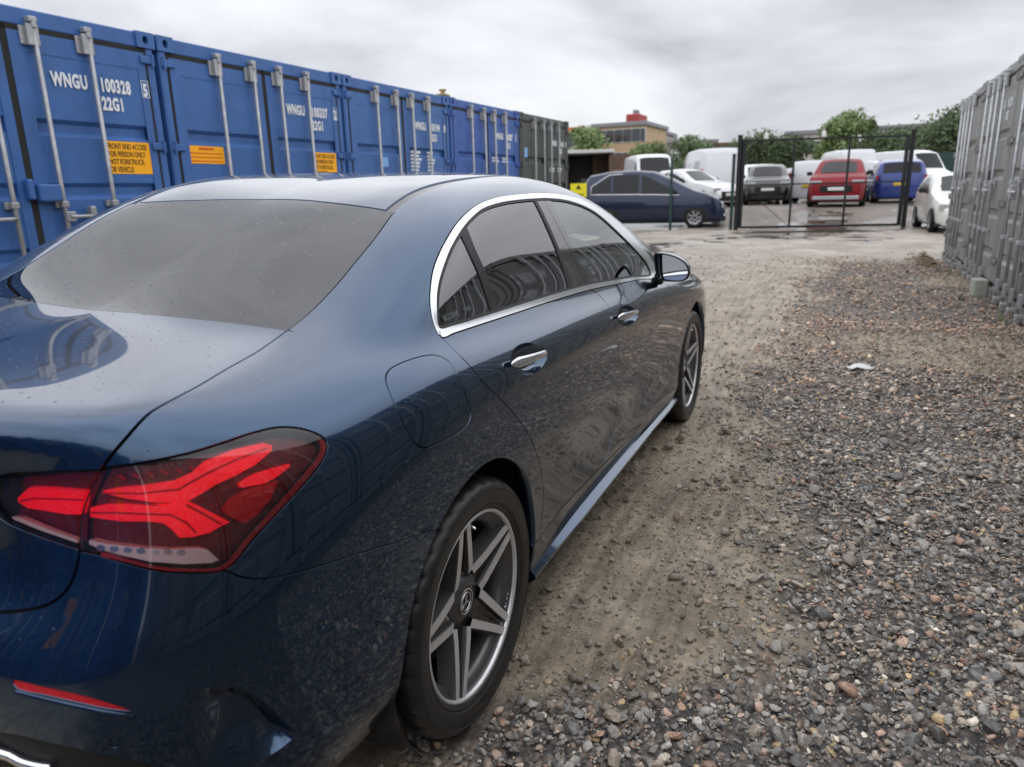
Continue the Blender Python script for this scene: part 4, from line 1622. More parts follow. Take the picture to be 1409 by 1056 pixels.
def wheel(name, loc, flip, spin):
    w = empty(name, loc, 0, CAR)
    if flip: w.rotation_euler = (0, 0, math.pi)
    # tyre: lathed section with grooves and shoulder blocks, axis X
    half = [(.240, .088), (.246, .101), (.254, .106), (.258, .1045), (.262, .1085), (.280, .1125), (.2985, .1120), (.3000, .1135), (.303, .1128), (.310, .1085), (.3165, .1020), (.3220, .0935), (.3245, .0840), (.3262, .0700), (.3265, .0620), (.3190, .0605), (.3190, .0540), (.3275, .0525), (.3280, .0260), (.3205, .0245), (.3205, .0160), (.3282, .0145), (.3282, .0)]
    prof = half + [(r, -x) for r, x in half[-2::-1]]
    n = 180
    V, F = [], []
    for i, (r, x) in enumerate(prof):
        for k in range(n):
            rr = r
            ax = abs(x)
            if .063 < ax < .103 and r > .312 and k % 5 == 0: rr = r - (.0062 if ax < .095 else .0035)
            if .026 <= ax < .053 and (k + 2) % 5 == 0 and r > .32: rr = r - .003
            a = 2 * math.pi * (k + (x * 30 if ax < .06 else 0)) / n
            V.append((x, rr * math.cos(a), rr * math.sin(a)))
    m = len(prof)
    for i in range(m - 1):
        for k in range(n):
            F.append((i * n + k, i * n + (k + 1) % n, (i + 1) * n + (k + 1) % n, (i + 1) * n + k))
    mb = MB(); mb.smooth = True; mb.add(V, F)
    tyre = mb.build('tyre', M['tyre'], w)
    tyre.data.set_sharp_from_angle(angle=math.radians(32))
    # rim: barrel, lip, twin spokes
    rim = MB(); rim.smooth = True
    rim.mi = 1
    rim.lathe([(.2335, .0905), (.2355, .0985), (.2400, .1005), (.2440, .0985), (.2450, .092)], 96)
    rim.mi = 0
    rim.lathe([(.2450, .092), (.2425, .085), (.2360, .080)], 96)
    rim.lathe([(.2335, .0905), (.2310, .086), (.2240, .081), (.2120, .074), (.2060, .060), (.2040, .02), (.1980, -.04), (.2020, -.09), (.215, -.10)], 96)
    rim.smooth = False

    def pt(r, a, x):
        return Vector((x, r * math.cos(a), r * math.sin(a)))
    for s in range(5):
        th = math.radians(spin + 72 * s)
        for sg in (-1, 1):
            # one machined rib: from the valley between two spokes out to the lip
            st = []
            for t in np.linspace(0, 1, 7):
                r = .066 + (.2330 - .066) * t
                off = (.0405 * (1 - t) ** 1.1 + .0185 * t)          # distance from the spoke's axis
                st.append((r, off, .066 + .0285 * t ** .8, .0115 * (1 - t) + .0100 * t))
            V, F = [], []
            e1, e2 = Vector((0, math.cos(th), math.sin(th))), Vector((0, -math.sin(th), math.cos(th)))
            for (r, off, x, hw) in st:
                c = e1 * r + e2 * (sg * off)
                o = e2 * sg
                V += [c + o * hw + Vector((x, 0, 0)), c - o * hw + Vector((x, 0, 0)),
                      c + o * (hw + .002) + Vector((x - .003, 0, 0)), c - o * (hw + .002) + Vector((x - .003, 0, 0)),
                      c + o * (hw + .012) + Vector((x - .046, 0, 0)), c - o * (hw + .004) + Vector((x - .016, 0, 0))]
            top, sides = [], []
            for i in range(len(st) - 1):
                b, d = 6 * i, 6 * i + 6
                top.append((b, b + 1, d + 1, d))
                sides += [(b, d, d + 2, b + 2), (b + 1, b + 3, d + 3, d + 1), (b + 2, d + 2, d + 4, b + 4), (b + 3, b + 5, d + 5, d + 3)]
            rim.mi = 1; rim.add(V, top)
            rim.mi = 0; rim.add(V, sides)
        # recessed web between the two ribs
        V, F = [], []
        for t in np.linspace(0, 1, 7):
            r = .045 + (.233 - .045) * t
            off = (.0415 * (1 - t) ** 1.1 + .0185 * t)
            x = .050 + .031 * t ** .8
            c = e1 * r
            V += [c + e2 * off + Vector((x + .0015, 0, 0)), c + Vector((x - .003, 0, 0)), c - e2 * off + Vector((x + .0015, 0, 0))]
        for i in range(6):
            for k in range(2):
                F.append((3 * i + k, 3 * i + 3 + k, 3 * i + 4 + k, 3 * i + 1 + k))
        rim.mi = 2; rim.smooth = True; rim.add(V, F); rim.smooth = False
        # wheel bolt in the valley between this spoke and the next
        bt = th + math.radians(36)
        c = Vector((0, .0555 * math.cos(bt), .0555 * math.sin(bt)))
        rim.mi = 0; rim.tube([c + Vector((.030, 0, 0)), c + Vector((.056, 0, 0))], .0095, 6)
    rim.mi = 0; rim.smooth = True
    rim.lathe([(.074, .030), (.071, .056), (.046, .060), (.040, .064), (.036, .064), (.034, .058)], 40)
    r_o = rim.build('rim', [M['rim_grey'], M['rim_cut'], M['black_trim']], w, fix=True)
    # hub cap with its three-pointed star in a ring
    cap = MB(); cap.smooth = True
    cap.mi = 0; cap.lathe([(.0355, .058), (.0355, .0645), (.034, .0660), (.030, .0655), (.0295, .0635), (.0, .0645)], 40)
    cap.mi = 1
    cap.lathe([(.0345, .0660), (.0335, .0672), (.0310, .0672), (.0300, .0658)], 40)
    cap.lathe([(.0255, .0645), (.0250, .0665), (.0232, .0665), (.0227, .0645)], 40)
    cap.smooth = False
    for k in range(3):
        a = math.radians(90 + 120 * k)
        tip, l, r = pt(.0240, a, .0648), pt(.0048, a + math.radians(60), .0648), pt(.0048, a - math.radians(60), .0648)
        cap.add([tip, l, r, Vector((.0680, 0, 0))], [(0, 1, 3), (0, 3, 2)])
    cap.build('hub_cap', [M['black_trim'], M['satin']], w, fix=True)
    # brake
    br = MB(); br.smooth = True
    br.lathe([(.07, .0), (.07, .012), (.150, .012), (.150, -.012), (.07, -.012)], 64)
    br.lathe([(.0, .03), (.068, .03), (.07, .0)], 40)
    br.smooth = False
    br.build('brake_disc', M['disc'], w)
    ca = MB()
    ca.prism([(.09 * math.cos(a), .09 * math.sin(a)) for a in np.linspace(2.4, 3.7, 8)] + [(.168 * math.cos(a), .168 * math.sin(a)) for a in np.linspace(3.7, 2.4, 8)], 'X', -.03, .028)
    ca.build('brake_caliper', M['matt_black'], w)
    # valve
    v = MB(); a = math.radians(spin + 60)
    v.tube([pt(.216, a, .078), pt(.206, a, .096)], .004, 8)
    v.build('valve', M['satin'], w)
    return w


wheel('wheel', (.7665, 0, WHEEL_Z), False, 28)
wheel('wheel', (.7725, WB, WHEEL_Z), False, 20)
wheel('wheel', (-.7665, 0, WHEEL_Z), True, 50)
wheel('wheel', (-.7725, WB, WHEEL_Z), True, 35)


def text_mesh(name, body, size, M4, m, parent, extrude=.0003, spacing=1.0, align='LEFT', sx=1.0, offset=0.0, cat=None):
    cu = bpy.data.curves.new(name, 'FONT')
    cu.body = body; cu.size = size; cu.extrude = extrude; cu.space_character = spacing
    cu.align_x = align; cu.offset = offset
    cu.resolution_u = 3
    ob = bpy.data.objects.new(name, cu)
    COL.objects.link(ob)
    dg = bpy.context.evaluated_depsgraph_get()
    me = bpy.data.meshes.new_from_object(ob.evaluated_get(dg))
    bpy.data.objects.remove(ob); bpy.data.curves.remove(cu)
    me.transform(M4 @ Matrix.Diagonal((sx, 1, 1, 1)))
    me.materials.clear()
    return link(name, me, m, parent)


def frame(o, ex, ey):
    ez = ex.cross(ey)
    m4 = Matrix((ex, ey, ez)).transposed().to_4x4(); m4.translation = o
    return m4


# chalk mark on the rim and etching on the quarter light
_rw = [o for o in CAR.children if o.name == 'wheel'][0]
for i, ch in enumerate('E.A.Bina'):
    a = math.radians(-34 - 0 + i * 3.1 - 12)
    c = Vector((.0905 - .0045, .2255 * math.cos(a), .2255 * math.sin(a)))
    ex = Vector((0, -math.sin(a), math.cos(a))); ey = Vector((0, -math.cos(a), -math.sin(a)))
    text_mesh('chalk_mark', ch, .017, frame(c, ex, ey), M['white_mark'], _rw)
q0, n0 = s_hit(CAM_POS, px_dir(611, 443)); q1, _ = s_hit(CAM_POS, px_dir(640, 431))
ex = (q1 - q0).normalized(); ey = n0.cross(ex).normalized()
text_mesh('etched_text', 'BE22BRE', .020, frame(q0 + n0 * .0006, ex, ey), M['etch'], rdoor)
q0, n0 = s_hit(CAM_POS, px_dir(639, 430)); text_mesh('etched_text', 'P20A', .017, frame(q0 + n0 * .0006, ex, ey), M['etch'], rdoor)

# ---- door mirror
mr = MB(); mr.smooth = True
# outline of the housing in the reference: glass faces back; it stands out from the door by the front end of the waist
def mpt(u, v, y):
    d = px_dir(u, v); t = (y - CAM_POS.y) / d.y
    return CAM_POS + d * t


MY = 1.86
OUTL = [(900.5, 349), (907, 348.2), (920, 350), (933, 354.5), (943, 361), (948, 368), (949.5, 376), (947, 383), (941, 387), (928, 388), (914, 387.3), (906.5, 386), (903, 379), (901, 367)]
ol = spline([mpt(u, v, MY) for u, v in OUTL], .008, True)
cen = sum(ol, Vector()) / len(ol)
back = Vector((-.03, 1, .05)).normalized()
rings = [(.90, -.004), (.955, -.010), (.99, -.006), (1.0, .004), (1.0, .02), (.97, .05), (.88, .085), (.70, .115), (.40, .13), (.02, .134)]
k = len(ol)
V, F = [], []
for s, d in rings:
    for p in ol: V.append(cen + (p - cen) * s + back * d)
for i in range(len(rings) - 1):
    for j in range(k): F.append((i * k + j, i * k + (j + 1) % k, (i + 1) * k + (j + 1) % k, (i + 1) * k + j))
mr.mi = 0; mr.add(V, F[:3 * k]); mr.mi = 1; mr.add(V, F[3 * k:])
mirror_part = mr.build('door_mirror', [M['matt_black'], M['paint']], CAR)
g = MB(); g.smooth = True
gn = Vector((-.24, -.96, .05)).normalized()
tilt = []
for p in ol:
    q = cen + (p - cen) * .905 + back * .004
    tilt.append(q - Vector((0, 1, 0)) * ((q - cen).dot(gn) / gn.y) * 1.0)
flat_ = [q + Vector((0, .012, 0)) for q in tilt]
g.smooth = False
g.add(flat_, [tuple(range(k))])
go = g.build('mirror_glass', M['mirror_glass'], mirror_part)
st = MB(); st.smooth = True
base = px(897, 385)
st.tube([base + Vector((-.01, .03, -.012)), base + Vector((.03, .03, -.008)), cen + Vector((-.06, .04, -.045)), cen + Vector((-.03, .05, -.02))], [.020, .020, .022, .03], 12)
so = st.build('mirror_arm', M['matt_black'], mirror_part)
mm = mirror_obj(mirror_part, CAR); mirror_obj(go, mm); mirror_obj(so, mm)

# sail plate between the mirror and the front of the side window
# ---- cabin
def rounded(name, lo, hi, m, rx=0.0, org=None, ch=.05, par=CAR):
    mb = MB(); R = Matrix.Identity(4)
    if rx: R = Matrix.Translation(org) @ Matrix.Rotation(rx, 4, 'X') @ Matrix.Translation(-Vector(org))
    mb.box(lo, hi, R, ch)
    return mb.build(name, m, par)


for sx in (-1, 1):
    x = .37 * sx
    s = empty('seat', (0, 0, 0), 0, CAR)
    rounded('seat_cushion', (x - .25, 1.25, .38), (x + .25, 1.78, .52), M['seat'], par=s)
    rounded('backrest', (x - .25, 1.12, .45), (x + .25, 1.27, 1.08), M['seat'], .28, (x, 1.2, .5), par=s)
    rounded('headrest', (x - .13, .97, 1.08), (x + .13, 1.07, 1.27), M['seat'], .2, (x, 1.02, 1.1), par=s)
rounded('rear_seat', (-.66, .05, .45), (.66, .25, 1.0), M['seat'], .35, (0, .15, .5))
for x in (-.4, 0, .4): rounded('headrest', (x - .12, -.03, .98), (x + .12, .06, 1.13), M['seat'], .25, (x, 0, 1.0))
rounded('parcel_shelf', (-.60, -.30, .985), (.60, .02, 1.01), M['seat'], 0, ch=.008)
rounded('dashboard', (-.72, 2.02, .62), (.72, 2.55, .96), M['seat'])
rounded('cabin_floor', (-.75, -.1, .28), (.75, 2.5, .33), M['seat'], 0, ch=.01)
sw = MB(); sw.smooth = True
R = Matrix.Translation((.37, 1.93, .93)) @ Matrix.Rotation(math.radians(-25), 4, 'X')
sw.lathe([(.185 + .014 * math.cos(a), .014 * math.sin(a)) for a in np.linspace(0, 2 * math.pi, 11)[:-1]], 40, 'Y', R, True)
sw.box((-.17, -.012, -.018), (.17, .012, .018), R, .006); sw.box((-.06, -.02, -.06), (.06, .02, .06), R, .02)
sw.box((-.03, -.012, -.17), (.03, .012, 0), R, .006)
sw.build('steering_wheel', M['black_trim'], CAR)
# bright trim of the diffuser and tail pipe surround
tr = MB(); tr.smooth = True
EZ = px(2, 1032).z
tr.tube([rear_pt(x, EZ) + Vector((0, -.004, 0)) for x in np.linspace(0, .50, 16)] + settle(spline([px(2, 1032), px(14, 1039), px(28, 1047), px(48, 1053), px(72, 1057)]))[1:], .009, 10)
t1 = tr.build('exhaust_trim', M['chrome'], CAR)
mirror_obj(t1, CAR)
# ledge under the reflector
lg = MB(); lg.smooth = True
pts = settle(spline([px(u, v) for u, v in [(22, 948.5), (60, 958), (100, 967), (150, 977.5), (184, 983)]]))
V, F = [], []
for p in pts:
    q, n = drop(*to2(p))
    V += [q - n * .004 + Vector((0, 0, .001)), q + n * .006 - Vector((0, 0, .005)), q - n * .003 - Vector((0, 0, .012))]
for i in range(len(pts) - 1):
    for k in range(2): F.append((3 * i + k, 3 * i + 3 + k, 3 * i + 4 + k, 3 * i + 1 + k))
lg.add(V, F)
l1 = lg.build('reflector_ledge', M['paint'], bumper); mirror_obj(l1, bumper)
# ================================================================== shipping containers
CW, CH, CL = 2.424, 2.591, 6.05
PITCH = 2.45


def cmats(name, body, rod, gasket=(.02, .018, .017, 1)):
    d = tuple(c * .55 for c in body[:3]) + (1,)
    bm_ = mat(name + '_paint', body, .42, noise=(3.2, .45, d), bump=(14, .10, .01))
    # rain streaks and rust running down the sheet
    N, L = bm_.node_tree.nodes, bm_.node_tree.links
    b = N['Principled BSDF']
    tc = N.new('ShaderNodeTexCoord'); mp = N.new('ShaderNodeMapping'); mp.inputs['Scale'].default_value = (13, 13, .55)
    L.new(tc.outputs['Object'], mp.inputs['Vector'])
    n = N.new('ShaderNodeTexNoise'); n.inputs['Scale'].default_value = 1.0; n.inputs['Detail'].default_value = 8; n.inputs['Roughness'].default_value = .7
    L.new(mp.outputs[0], n.inputs['Vector'])
    r = N.new('ShaderNodeValToRGB'); r.color_ramp.elements[0].position = .56; r.color_ramp.elements[1].position = .78
    r.color_ramp.elements[1].color = (.55, .55, .55, 1)
    L.new(n.outputs['Fac'], r.inputs['Fac'])
    mx = N.new('ShaderNodeMixRGB'); mx.inputs['Color2'].default_value = tuple(c * .5 + e for c, e in zip(body[:3], (.05, .035, .025))) + (1,)
    src = b.inputs['Base Color'].links[0].from_socket
    L.new(r.outputs['Color'], mx.inputs['Fac']); L.new(src, mx.inputs['Color1']); L.new(mx.outputs['Color'], b.inputs['Base Color'])
    return dict(body=bm_ if True else mat(name + '_paint', body, .42, noise=(3.2, .45, d), bump=(14, .10, .01)),
                rod=mat(name + '_galvanised', rod, .40, .55, noise=(16, .5, None)),
                gasket=mat(name + '_gasket', gasket, .8))


BLUE = cmats('blue_container', rgb(64, 107, 170), (.42, .43, .44, 1))
BLUE2 = cmats('deep_blue_container', rgb(54, 94, 168), (.42, .43, .44, 1))
GREEN = cmats('green_container', rgb(66, 72, 66), (.36, .37, .38, 1))
OLIVE = cmats('grey_green_container', rgb(146, 147, 143), (.62, .63, .64, 1))
M['sticker'] = mat('yellow_sticker', rgb(255, 178, 10), .5)
M['ink'] = mat('sticker_ink', (.05, .03, .01, 1), .6)
M['red_ink'] = mat('sticker_red_ink', rgb(215, 90, 10), .6)
M['stencil'] = mat('white_stencil', (.78, .80, .82, 1), .6)
M['pale_blue'] = mat('pale_blue_sticker', rgb(120, 175, 225), .5)
M['hole'] = mat('casting_hole', (.004, .004, .005, 1), .9)


def container(mats, detail=True):
    """door end at y = 0 facing -y, x from 0 to CW"""
    root = empty('shipping_container')
    B, Rd, G = mats['body'], mats['rod'], mats['gasket']
    # walls and roof: corrugated sheet behind the frame
    w = MB()
    w.box((.02, .10, .12), (.06, CL, CH - .10)); w.box((CW - .06, .10, .12), (CW - .02, CL, CH - .10)); w.box((.06, CL - .05, .12), (CW - .06, CL, CH - .1))
    n = 22
    for i in range(n):
        y = .2 + i * (CL - .4) / n
        w.box((.06, y, CH - .055), (CW - .06, y + .14, CH - .018)); w.box((.06, y + .14, CH - .055), (CW - .06, y + .2655, CH - .035))
    w.box((.06, .12, .10), (CW - .06, CL - .05, .14))
    w.build('container_wall', B, root)
    f = MB()
    f.box((.012, .006, .17), (.085, .16, CH - .11), None, .012); f.box((CW - .085, .006, .17), (CW - .012, .16, CH - .11), None, .012)
    f.box((.13, .010, CH - .118), (CW - .13, .13, CH - .004), None, .008)      # header
    f.box((.13, .006, .012), (CW - .13, .14, .15), None, .008)                  # door sill
    f.box((.02, .16, CH - .07), (.08, CL, CH - .005)); f.box((CW - .08, .16, CH - .07), (CW - .02, CL, CH - .005))
    f.box((.02, .16, .02), (.08, CL, .15)); f.box((CW - .08, .16, .02), (CW - .02, CL, .15))
    f.build('frame', B, root)
    for x in (0, CW - .165):
        for z in (0, CH - .118 + .003):
            c = MB(); c.mi = 0
            # casting with its oval hole: a front plate with a hole, sides behind
            cx, cz = x + .0825, z + .059
            unit = [(1, t) for t in (-1, -.5, 0, .5)] + [(-t, 1) for t in (-1, -.5, 0, .5)] + [(-1, -t) for t in (-1, -.5, 0, .5)] + [(t, -1) for t in (-1, -.5, 0, .5)]
            sq = [(cx + a * .0825, cz + b * .0595) for a, b in unit]
            ring = [(cx + .027 * a / math.hypot(a, b), cz + .033 * b / math.hypot(a, b)) for a, b in unit]
            V = [(p[0], -.008, p[1]) for p in sq] + [(p[0], -.008, p[1]) for p in ring] + [(p[0], .04, p[1]) for p in ring] + [(p[0], .17, p[1]) for p in sq]
            F = [(k, (k + 1) % 16, 16 + (k + 1) % 16, 16 + k) for k in range(16)] + [(16 + k, 16 + (k + 1) % 16, 32 + (k + 1) % 16, 32 + k) for k in range(16)]
            F += [(k, 48 + k, 48 + (k + 1) % 16, (k + 1) % 16) for k in range(16)]
            c.add(V, F)
            c.mi = 1; c.add([(p[0], .039, p[1]) for p in ring], [tuple(range(16))])
            c.build('corner_casting', [B, M['hole']], root, fix=False)
    g = MB()
    g.box((.083, .060, .145), (CW - .083, .075, CH - .11))
    for x0, x1 in ((.083, .108), (CW / 2 - .026, CW / 2 + .026), (CW - .108, CW - .083)):
        g.box((x0, .012, .15), (x1, .032, CH - .118))
    g.box((.108, .012, CH - .155), (CW - .108, .032, CH - .118)); g.box((.108, .012, .15), (CW - .108, .032, .185))
    g.build('gasket', G, root)
    for k in range(2):
        x0, x1 = (.108, CW / 2 - .026) if k == 0 else (CW / 2 + .026, CW - .108)
        d = MB()
        # panel with two pressed-in bands: upper face, bands with sloping lower lip
        xa, xb = x0 + .10, x1 - .07
        yf = .008
        bands = [(1.92, 1.80), (1.475, 1.355), (1.03, .91), (.585, .465)]
        zs_top = CH - .155
        d.box((x0, yf, .185), (xa, yf + .024, zs_top)); d.box((xb, yf, .185), (x1, yf + .024, zs_top))
        prev = zs_top
        zz = [z - .045 for z in ()]
        for (zt, zb) in bands:
            zt -= .045; zb -= .045
            if prev == zs_top:
                d.box((xa, yf + .002, prev - .13), (xb, yf + .024, prev))
                d.box((xa, yf + .006, zt), (xb, yf + .024, prev - .13))
            else:
                d.box((xa, yf + .006, zt), (xb, yf + .024, prev))
            V = []
            for x in (xa, xb):
                V += [(x, yf + .006, zt), (x, yf + .040, zt - .030), (x, yf + .040, zb + .035), (x, yf + .006, zb)]
            d.add(V, [(0, 4, 5, 1), (1, 5, 6, 2), (2, 6, 7, 3)])
            for x in (xa, xb):
                d.add([(x, yf + .006, zt), (x, yf + .040, zt - .030), (x, yf + .040, zb + .035), (x, yf + .006, zb)], [(0, 1, 2, 3)])
            prev = zb
        d.box((xa, yf + .006, .185), (xb, yf + .024, prev))
        door = d.build('container_door', B, root)
        hx = x0 if k == 0 else x1
        for hz in (2.385, 1.72, 1.05, .42):
            h = MB()
            s = -1 if k == 0 else 1
            a, b = sorted((hx - s * .045, hx + s * .085))
            h.box((a, -.012, hz - .030), (b, .006, hz + .030), None, .010)
            h.tube([(hx + s * .062, -.012, hz - .045), (hx + s * .062, -.012, hz + .045)], .014, 8)
            h.build('hinge', B, door)
        for rx in ((.62, 1.05) if k == 0 else (1.41, 1.82)):
            rx -= .007
            r = MB(); r.smooth = True
            r.tube([(rx, -.034, .10), (rx, -.034, CH - .06)], .0165, 10)
            ro = r.build('lock_rod', Rd, door)
            for z in (CH - .075, .075):
                b = MB()
                b.box((rx - .030, -.052, z - .018), (rx + .030, .012, z + .018), None, .006)
                b.box((rx - .018, -.056, z - .055), (rx + .018, -.012, z - .0182), None, .004)
                b.build('rod_cam', Rd, door)
            b = MB(); b.box((rx - .052, -.046, 2.345), (rx + .032, -.010, 2.485), None, .006)
            b.box((rx - .085, -.012, 2.350), (rx - .030, .010, 2.470), None, .004); b.build('rod_bracket', Rd, door)
            b = MB(); b.box((rx - .052, -.046, .145), (rx + .032, -.010, .285), None, .006); b.build('rod_bracket', Rd, door)
            for z in (1.278, .72):
                b = MB(); b.box((rx - .052, -.020, z - .025), (rx + .036, .010, z + .025), None, .004); b.box((rx - .028, -.056, z - .022), (rx + .028, -.016, z + .022), None, .006)
                b.build('rod_clamp', Rd, door)
        # handles
        for hx0, hx1, z in (((.64, 1.03, 1.19) if k == 0 else (1.42, 1.80, 1.19)),):
            h = MB(); h.smooth = True
            h.tube([(hx0, -.055, z), (hx0 + .06, -.062, z - .002), (hx1 - .04, -.066, z), (hx1, -.06, z)], [.016, .014, .014, .012], 8)
            h.smooth = False
            h.box((hx0 - .03, -.062, z - .035), (hx0 + .045, -.028, z + .035), None, .006)
            xm = (hx0 + hx1) / 2
            h.box((xm - .03, -.078, z - .075), (xm + .015, -.012, z + .07), None, .008)
            h.build('lock_handle', Rd, door)
        if k == 1:
            h = MB()
            h.box((1.155, -.055, 1.315), (1.20, .006, 1.455), None, .010); h.box((1.215, -.080, 1.300), (1.375, .004, 1.420), None, .012)
            h.build('lock_box', B, door)
    return root


def doors_of(c):
    return [o for o in c.children if o.name.startswith('container_door')]


FX, FZ = Vector((1, 0, 0)), Vector((0, 0, 1))


def ctext(c, body, x, z, h, m, sx=.62, name='marking', sp=1.12, off=.006):
    door = doors_of(c)[1 if x > CW / 2 else 0]
    return text_mesh(name, body, h * 1.38, frame(Vector((x, .008 - .0025, z)), FX, FZ), m, door, .0004, sp, sx=sx, offset=off)


def cplate(c, x0, x1, z0, z1, m, name='sticker', y=.0085, par=None):
    door = par or doors_of(c)[1 if (x0 + x1) / 2 > CW / 2 else 0]
    return MB().box((x0, y - .003, z0), (x1, y - .001, z1)).build(name, m, door)


def serial(c, owner, num, chk, size='22G1', m=None):
    m = m or M['stencil']
    ctext(c, owner, 1.50, 2.108, .094, m); ctext(c, num, 1.880, 2.108, .094, m)
    ctext(c, chk, 2.262, 2.108, .094, m, name='marking')
    ctext(c, size, 1.875, 1.975, .092, m)


def weights(c, x0, z0, rows, m):
    """table of small stencilled lines, too small to read"""
    r = random.Random(int(x0 * 100 + z0 * 1000 + rows))
    for i in range(rows):
        z = z0 - i * .045
        for a, w in ((x0, r.uniform(.18, .28)), (x0 + .42, r.uniform(.12, .26))):
            cplate(c, a, a + w, z - .026, z, m, 'marking', .0155)


LABELS = 'row of blue containers along the left'
protoB = container(BLUE)
Z0 = .045


def place(c, x, y, rz, label, cat='container', group=None, z=Z0):
    c.location = (x, y, z); c.rotation_euler = (0, 0, rz)
    tag(c, label, cat, group)
    return c


def recolour(c, m0, m1):
    for o in [c] + [a for ch in c.children for a in [ch] + list(ch.children)]:
        if o.type == 'MESH':
            o.data = o.data.copy()
            for i, m in enumerate(o.data.materials):
                for k in m0:
                    if m == m0[k]: o.data.materials[i] = m1[k]


XL = -3.628
c1 = protoB
cs = {}
for i in range(-4, 4):
    cs[i] = c1 if i == 0 else copy_tree(c1)
deep = copy_tree(c1); recolour(deep, BLUE, BLUE2)
green = copy_tree(c1); recolour(green, BLUE, GREEN)
olive = copy_tree(c1); recolour(olive, BLUE, OLIVE)
bpy.data.objects.remove(cs[3]) if False else None
HP = math.pi / 2
place(cs[0], XL, .762, HP, 'blue shipping container marked 100328 with a four-line yellow notice, at the left edge', group=LABELS)
place(cs[1], XL, .762 + PITCH, HP, 'blue shipping container with a yellow notice on each door, second from the left edge', group=LABELS)
place(cs[2], XL, .762 + 2 * PITCH, HP, 'blue shipping container with a white stencilled weight table, third from the left edge', group=LABELS)
for i, wd in ((-1, 'next'), (-2, 'second'), (-3, 'third'), (-4, 'fourth')):
    place(cs[i], XL, .762 + i * PITCH, HP, 'blue container outside the left edge, %s along the row from container 100328' % wd, group=LABELS)


def drop_tree(o):
    for ch in list(o.children): drop_tree(ch)
    bpy.data.objects.remove(o)


drop_tree(cs[3])
place(deep, XL, .762 + 3 * PITCH, HP, 'deep blue container standing just before the dark green container at the row end', group=LABELS)
place(green, XL, .762 + 4 * PITCH, HP, 'dark green container at the far end of the left row', group=LABELS)
serial(cs[0], 'WNGU', '100328', '5'); serial(cs[1], 'WNGU', '100337', '2'); serial(cs[2], 'WNGU', '100194', '8'); serial(deep, 'WNGU', '100287', '1')
serial(green, 'WNGU', '101642', '0')
for k in (-1, -2):
    serial(cs[k], 'WNGU', '100341', '3')
# boxed check digits: thin frame
for c in (cs[0], cs[1], deep):
    for (a, b, e, d) in ((2.250, 2.254, 2.095, 2.225), (2.314, 2.318, 2.095, 2.225), (2.254, 2.314, 2.095, 2.099), (2.254, 2.314, 2.221, 2.225)):
        cplate(c, a, b, e, d, M['stencil'], 'marking')
NOTE = ['FRONT END ACCESS', 'FOR PERSON ONLY', 'NOT FORKTRUCK', 'OR VEHICLE']
for c in (cs[0], cs[1]):
    st = cplate(c, 1.845, 2.245, 1.50, 1.745, M['sticker'], y=.0145)
    for i, t in enumerate(NOTE):
        text_mesh('marking', t, .058, frame(Vector((1.860, .0105, 1.688 - i * .058)), FX, FZ), M['ink'], doors_of(c)[1], .0004, 1.0, sx=.66, offset=.001)
st = cplate(cs[1], .170, .600, 1.595, 1.745, M['sticker'], y=.0145)
for i, (a, b) in enumerate(((.31, .48), (.20, .57), (.20, .57), (.20, .57))):
    cplate(cs[1], a, b, 1.712 - i * .033, 1.724 - i * .033 + (.008 if i == 0 else -.004), M['red_ink'], 'marking', y=.0120)
weights(cs[2], 1.365, 1.83, 6, M['stencil']); weights(deep, 1.32, 1.82, 2, M['stencil']); weights(deep, 1.32, 1.55, 2, M['stencil'])
cplate(cs[2], .70, .83, 1.62, 1.73, M['pale_blue'], y=.0145)
cplate(green, .22, .34, 1.86, 2.02, M['pale_blue'], y=.0145)
weights(green, 1.42, 1.7, 2, M['stencil'])
# twist lock left on the roof corner
tw = MB()
tw.box((-.07, -.09, 0), (.07, .09, .035), None, .01); tw.tube([(0, 0, .03), (0, 0, .08)], .03, 10); tw.box((-.05, -.03, .075), (.05, .03, .10), None, .008)
two = tw.build('twist_lock', mat('worn_yellow_steel', (.42, .32, .10, 1), .6, noise=(20, .6, (.10, .06, .03, 1))))
two.location = (XL - .08, .762 + 3 * PITCH - .04, Z0 + CH + .004)
tag(two, 'small worn yellow twist lock on the roof corner of the blue containers', 'twist lock')

# right hand row, seen at a flat angle; it runs on past the viewer and shows in the car's windows
XR = 3.186
YR = 13.29
olives = {}
names = {0: 'grey-green container at the far end of the right row, next to the white hatchback', 1: 'grey-green container with a pale block at its foot, middle of the right row', 2: 'grey-green container cut off by the right edge of the view',
         3: 'grey-green container just outside the right edge, mirrored in the front side window', 4: 'grey-green container outside the right edge, mirrored in the rear side window', 5: 'grey-green container right of the viewer, mirrored in the quarter light', 6: 'grey-green container behind the viewer on the right, mirrored in the rear wing', 7: 'grey-green container far behind the viewer on the right'}
for k in range(8):
    c = olive if k == 0 else copy_tree(olive)
    place(c, XR, YR - k * PITCH, -HP, names[k], group='row of grey-green containers along the right', z=.012)
    olives[k] = c
for k in (1, 2, 4, 5):
    serial(olives[k], 'WNGU', '10%d5%d' % (k + 11, 71 - k), str(k))
# the row across the yard behind the viewer
for k in range(3):
    c = copy_tree(cs[0])
    for d in doors_of(c):
        pass
    place(c, 3.15 - k * PITCH, -6.6, math.pi, 'blue container behind the viewer mirrored in the boot, number %s from the right' % ('one', 'two', 'three')[k], group='row of blue containers behind the viewer')
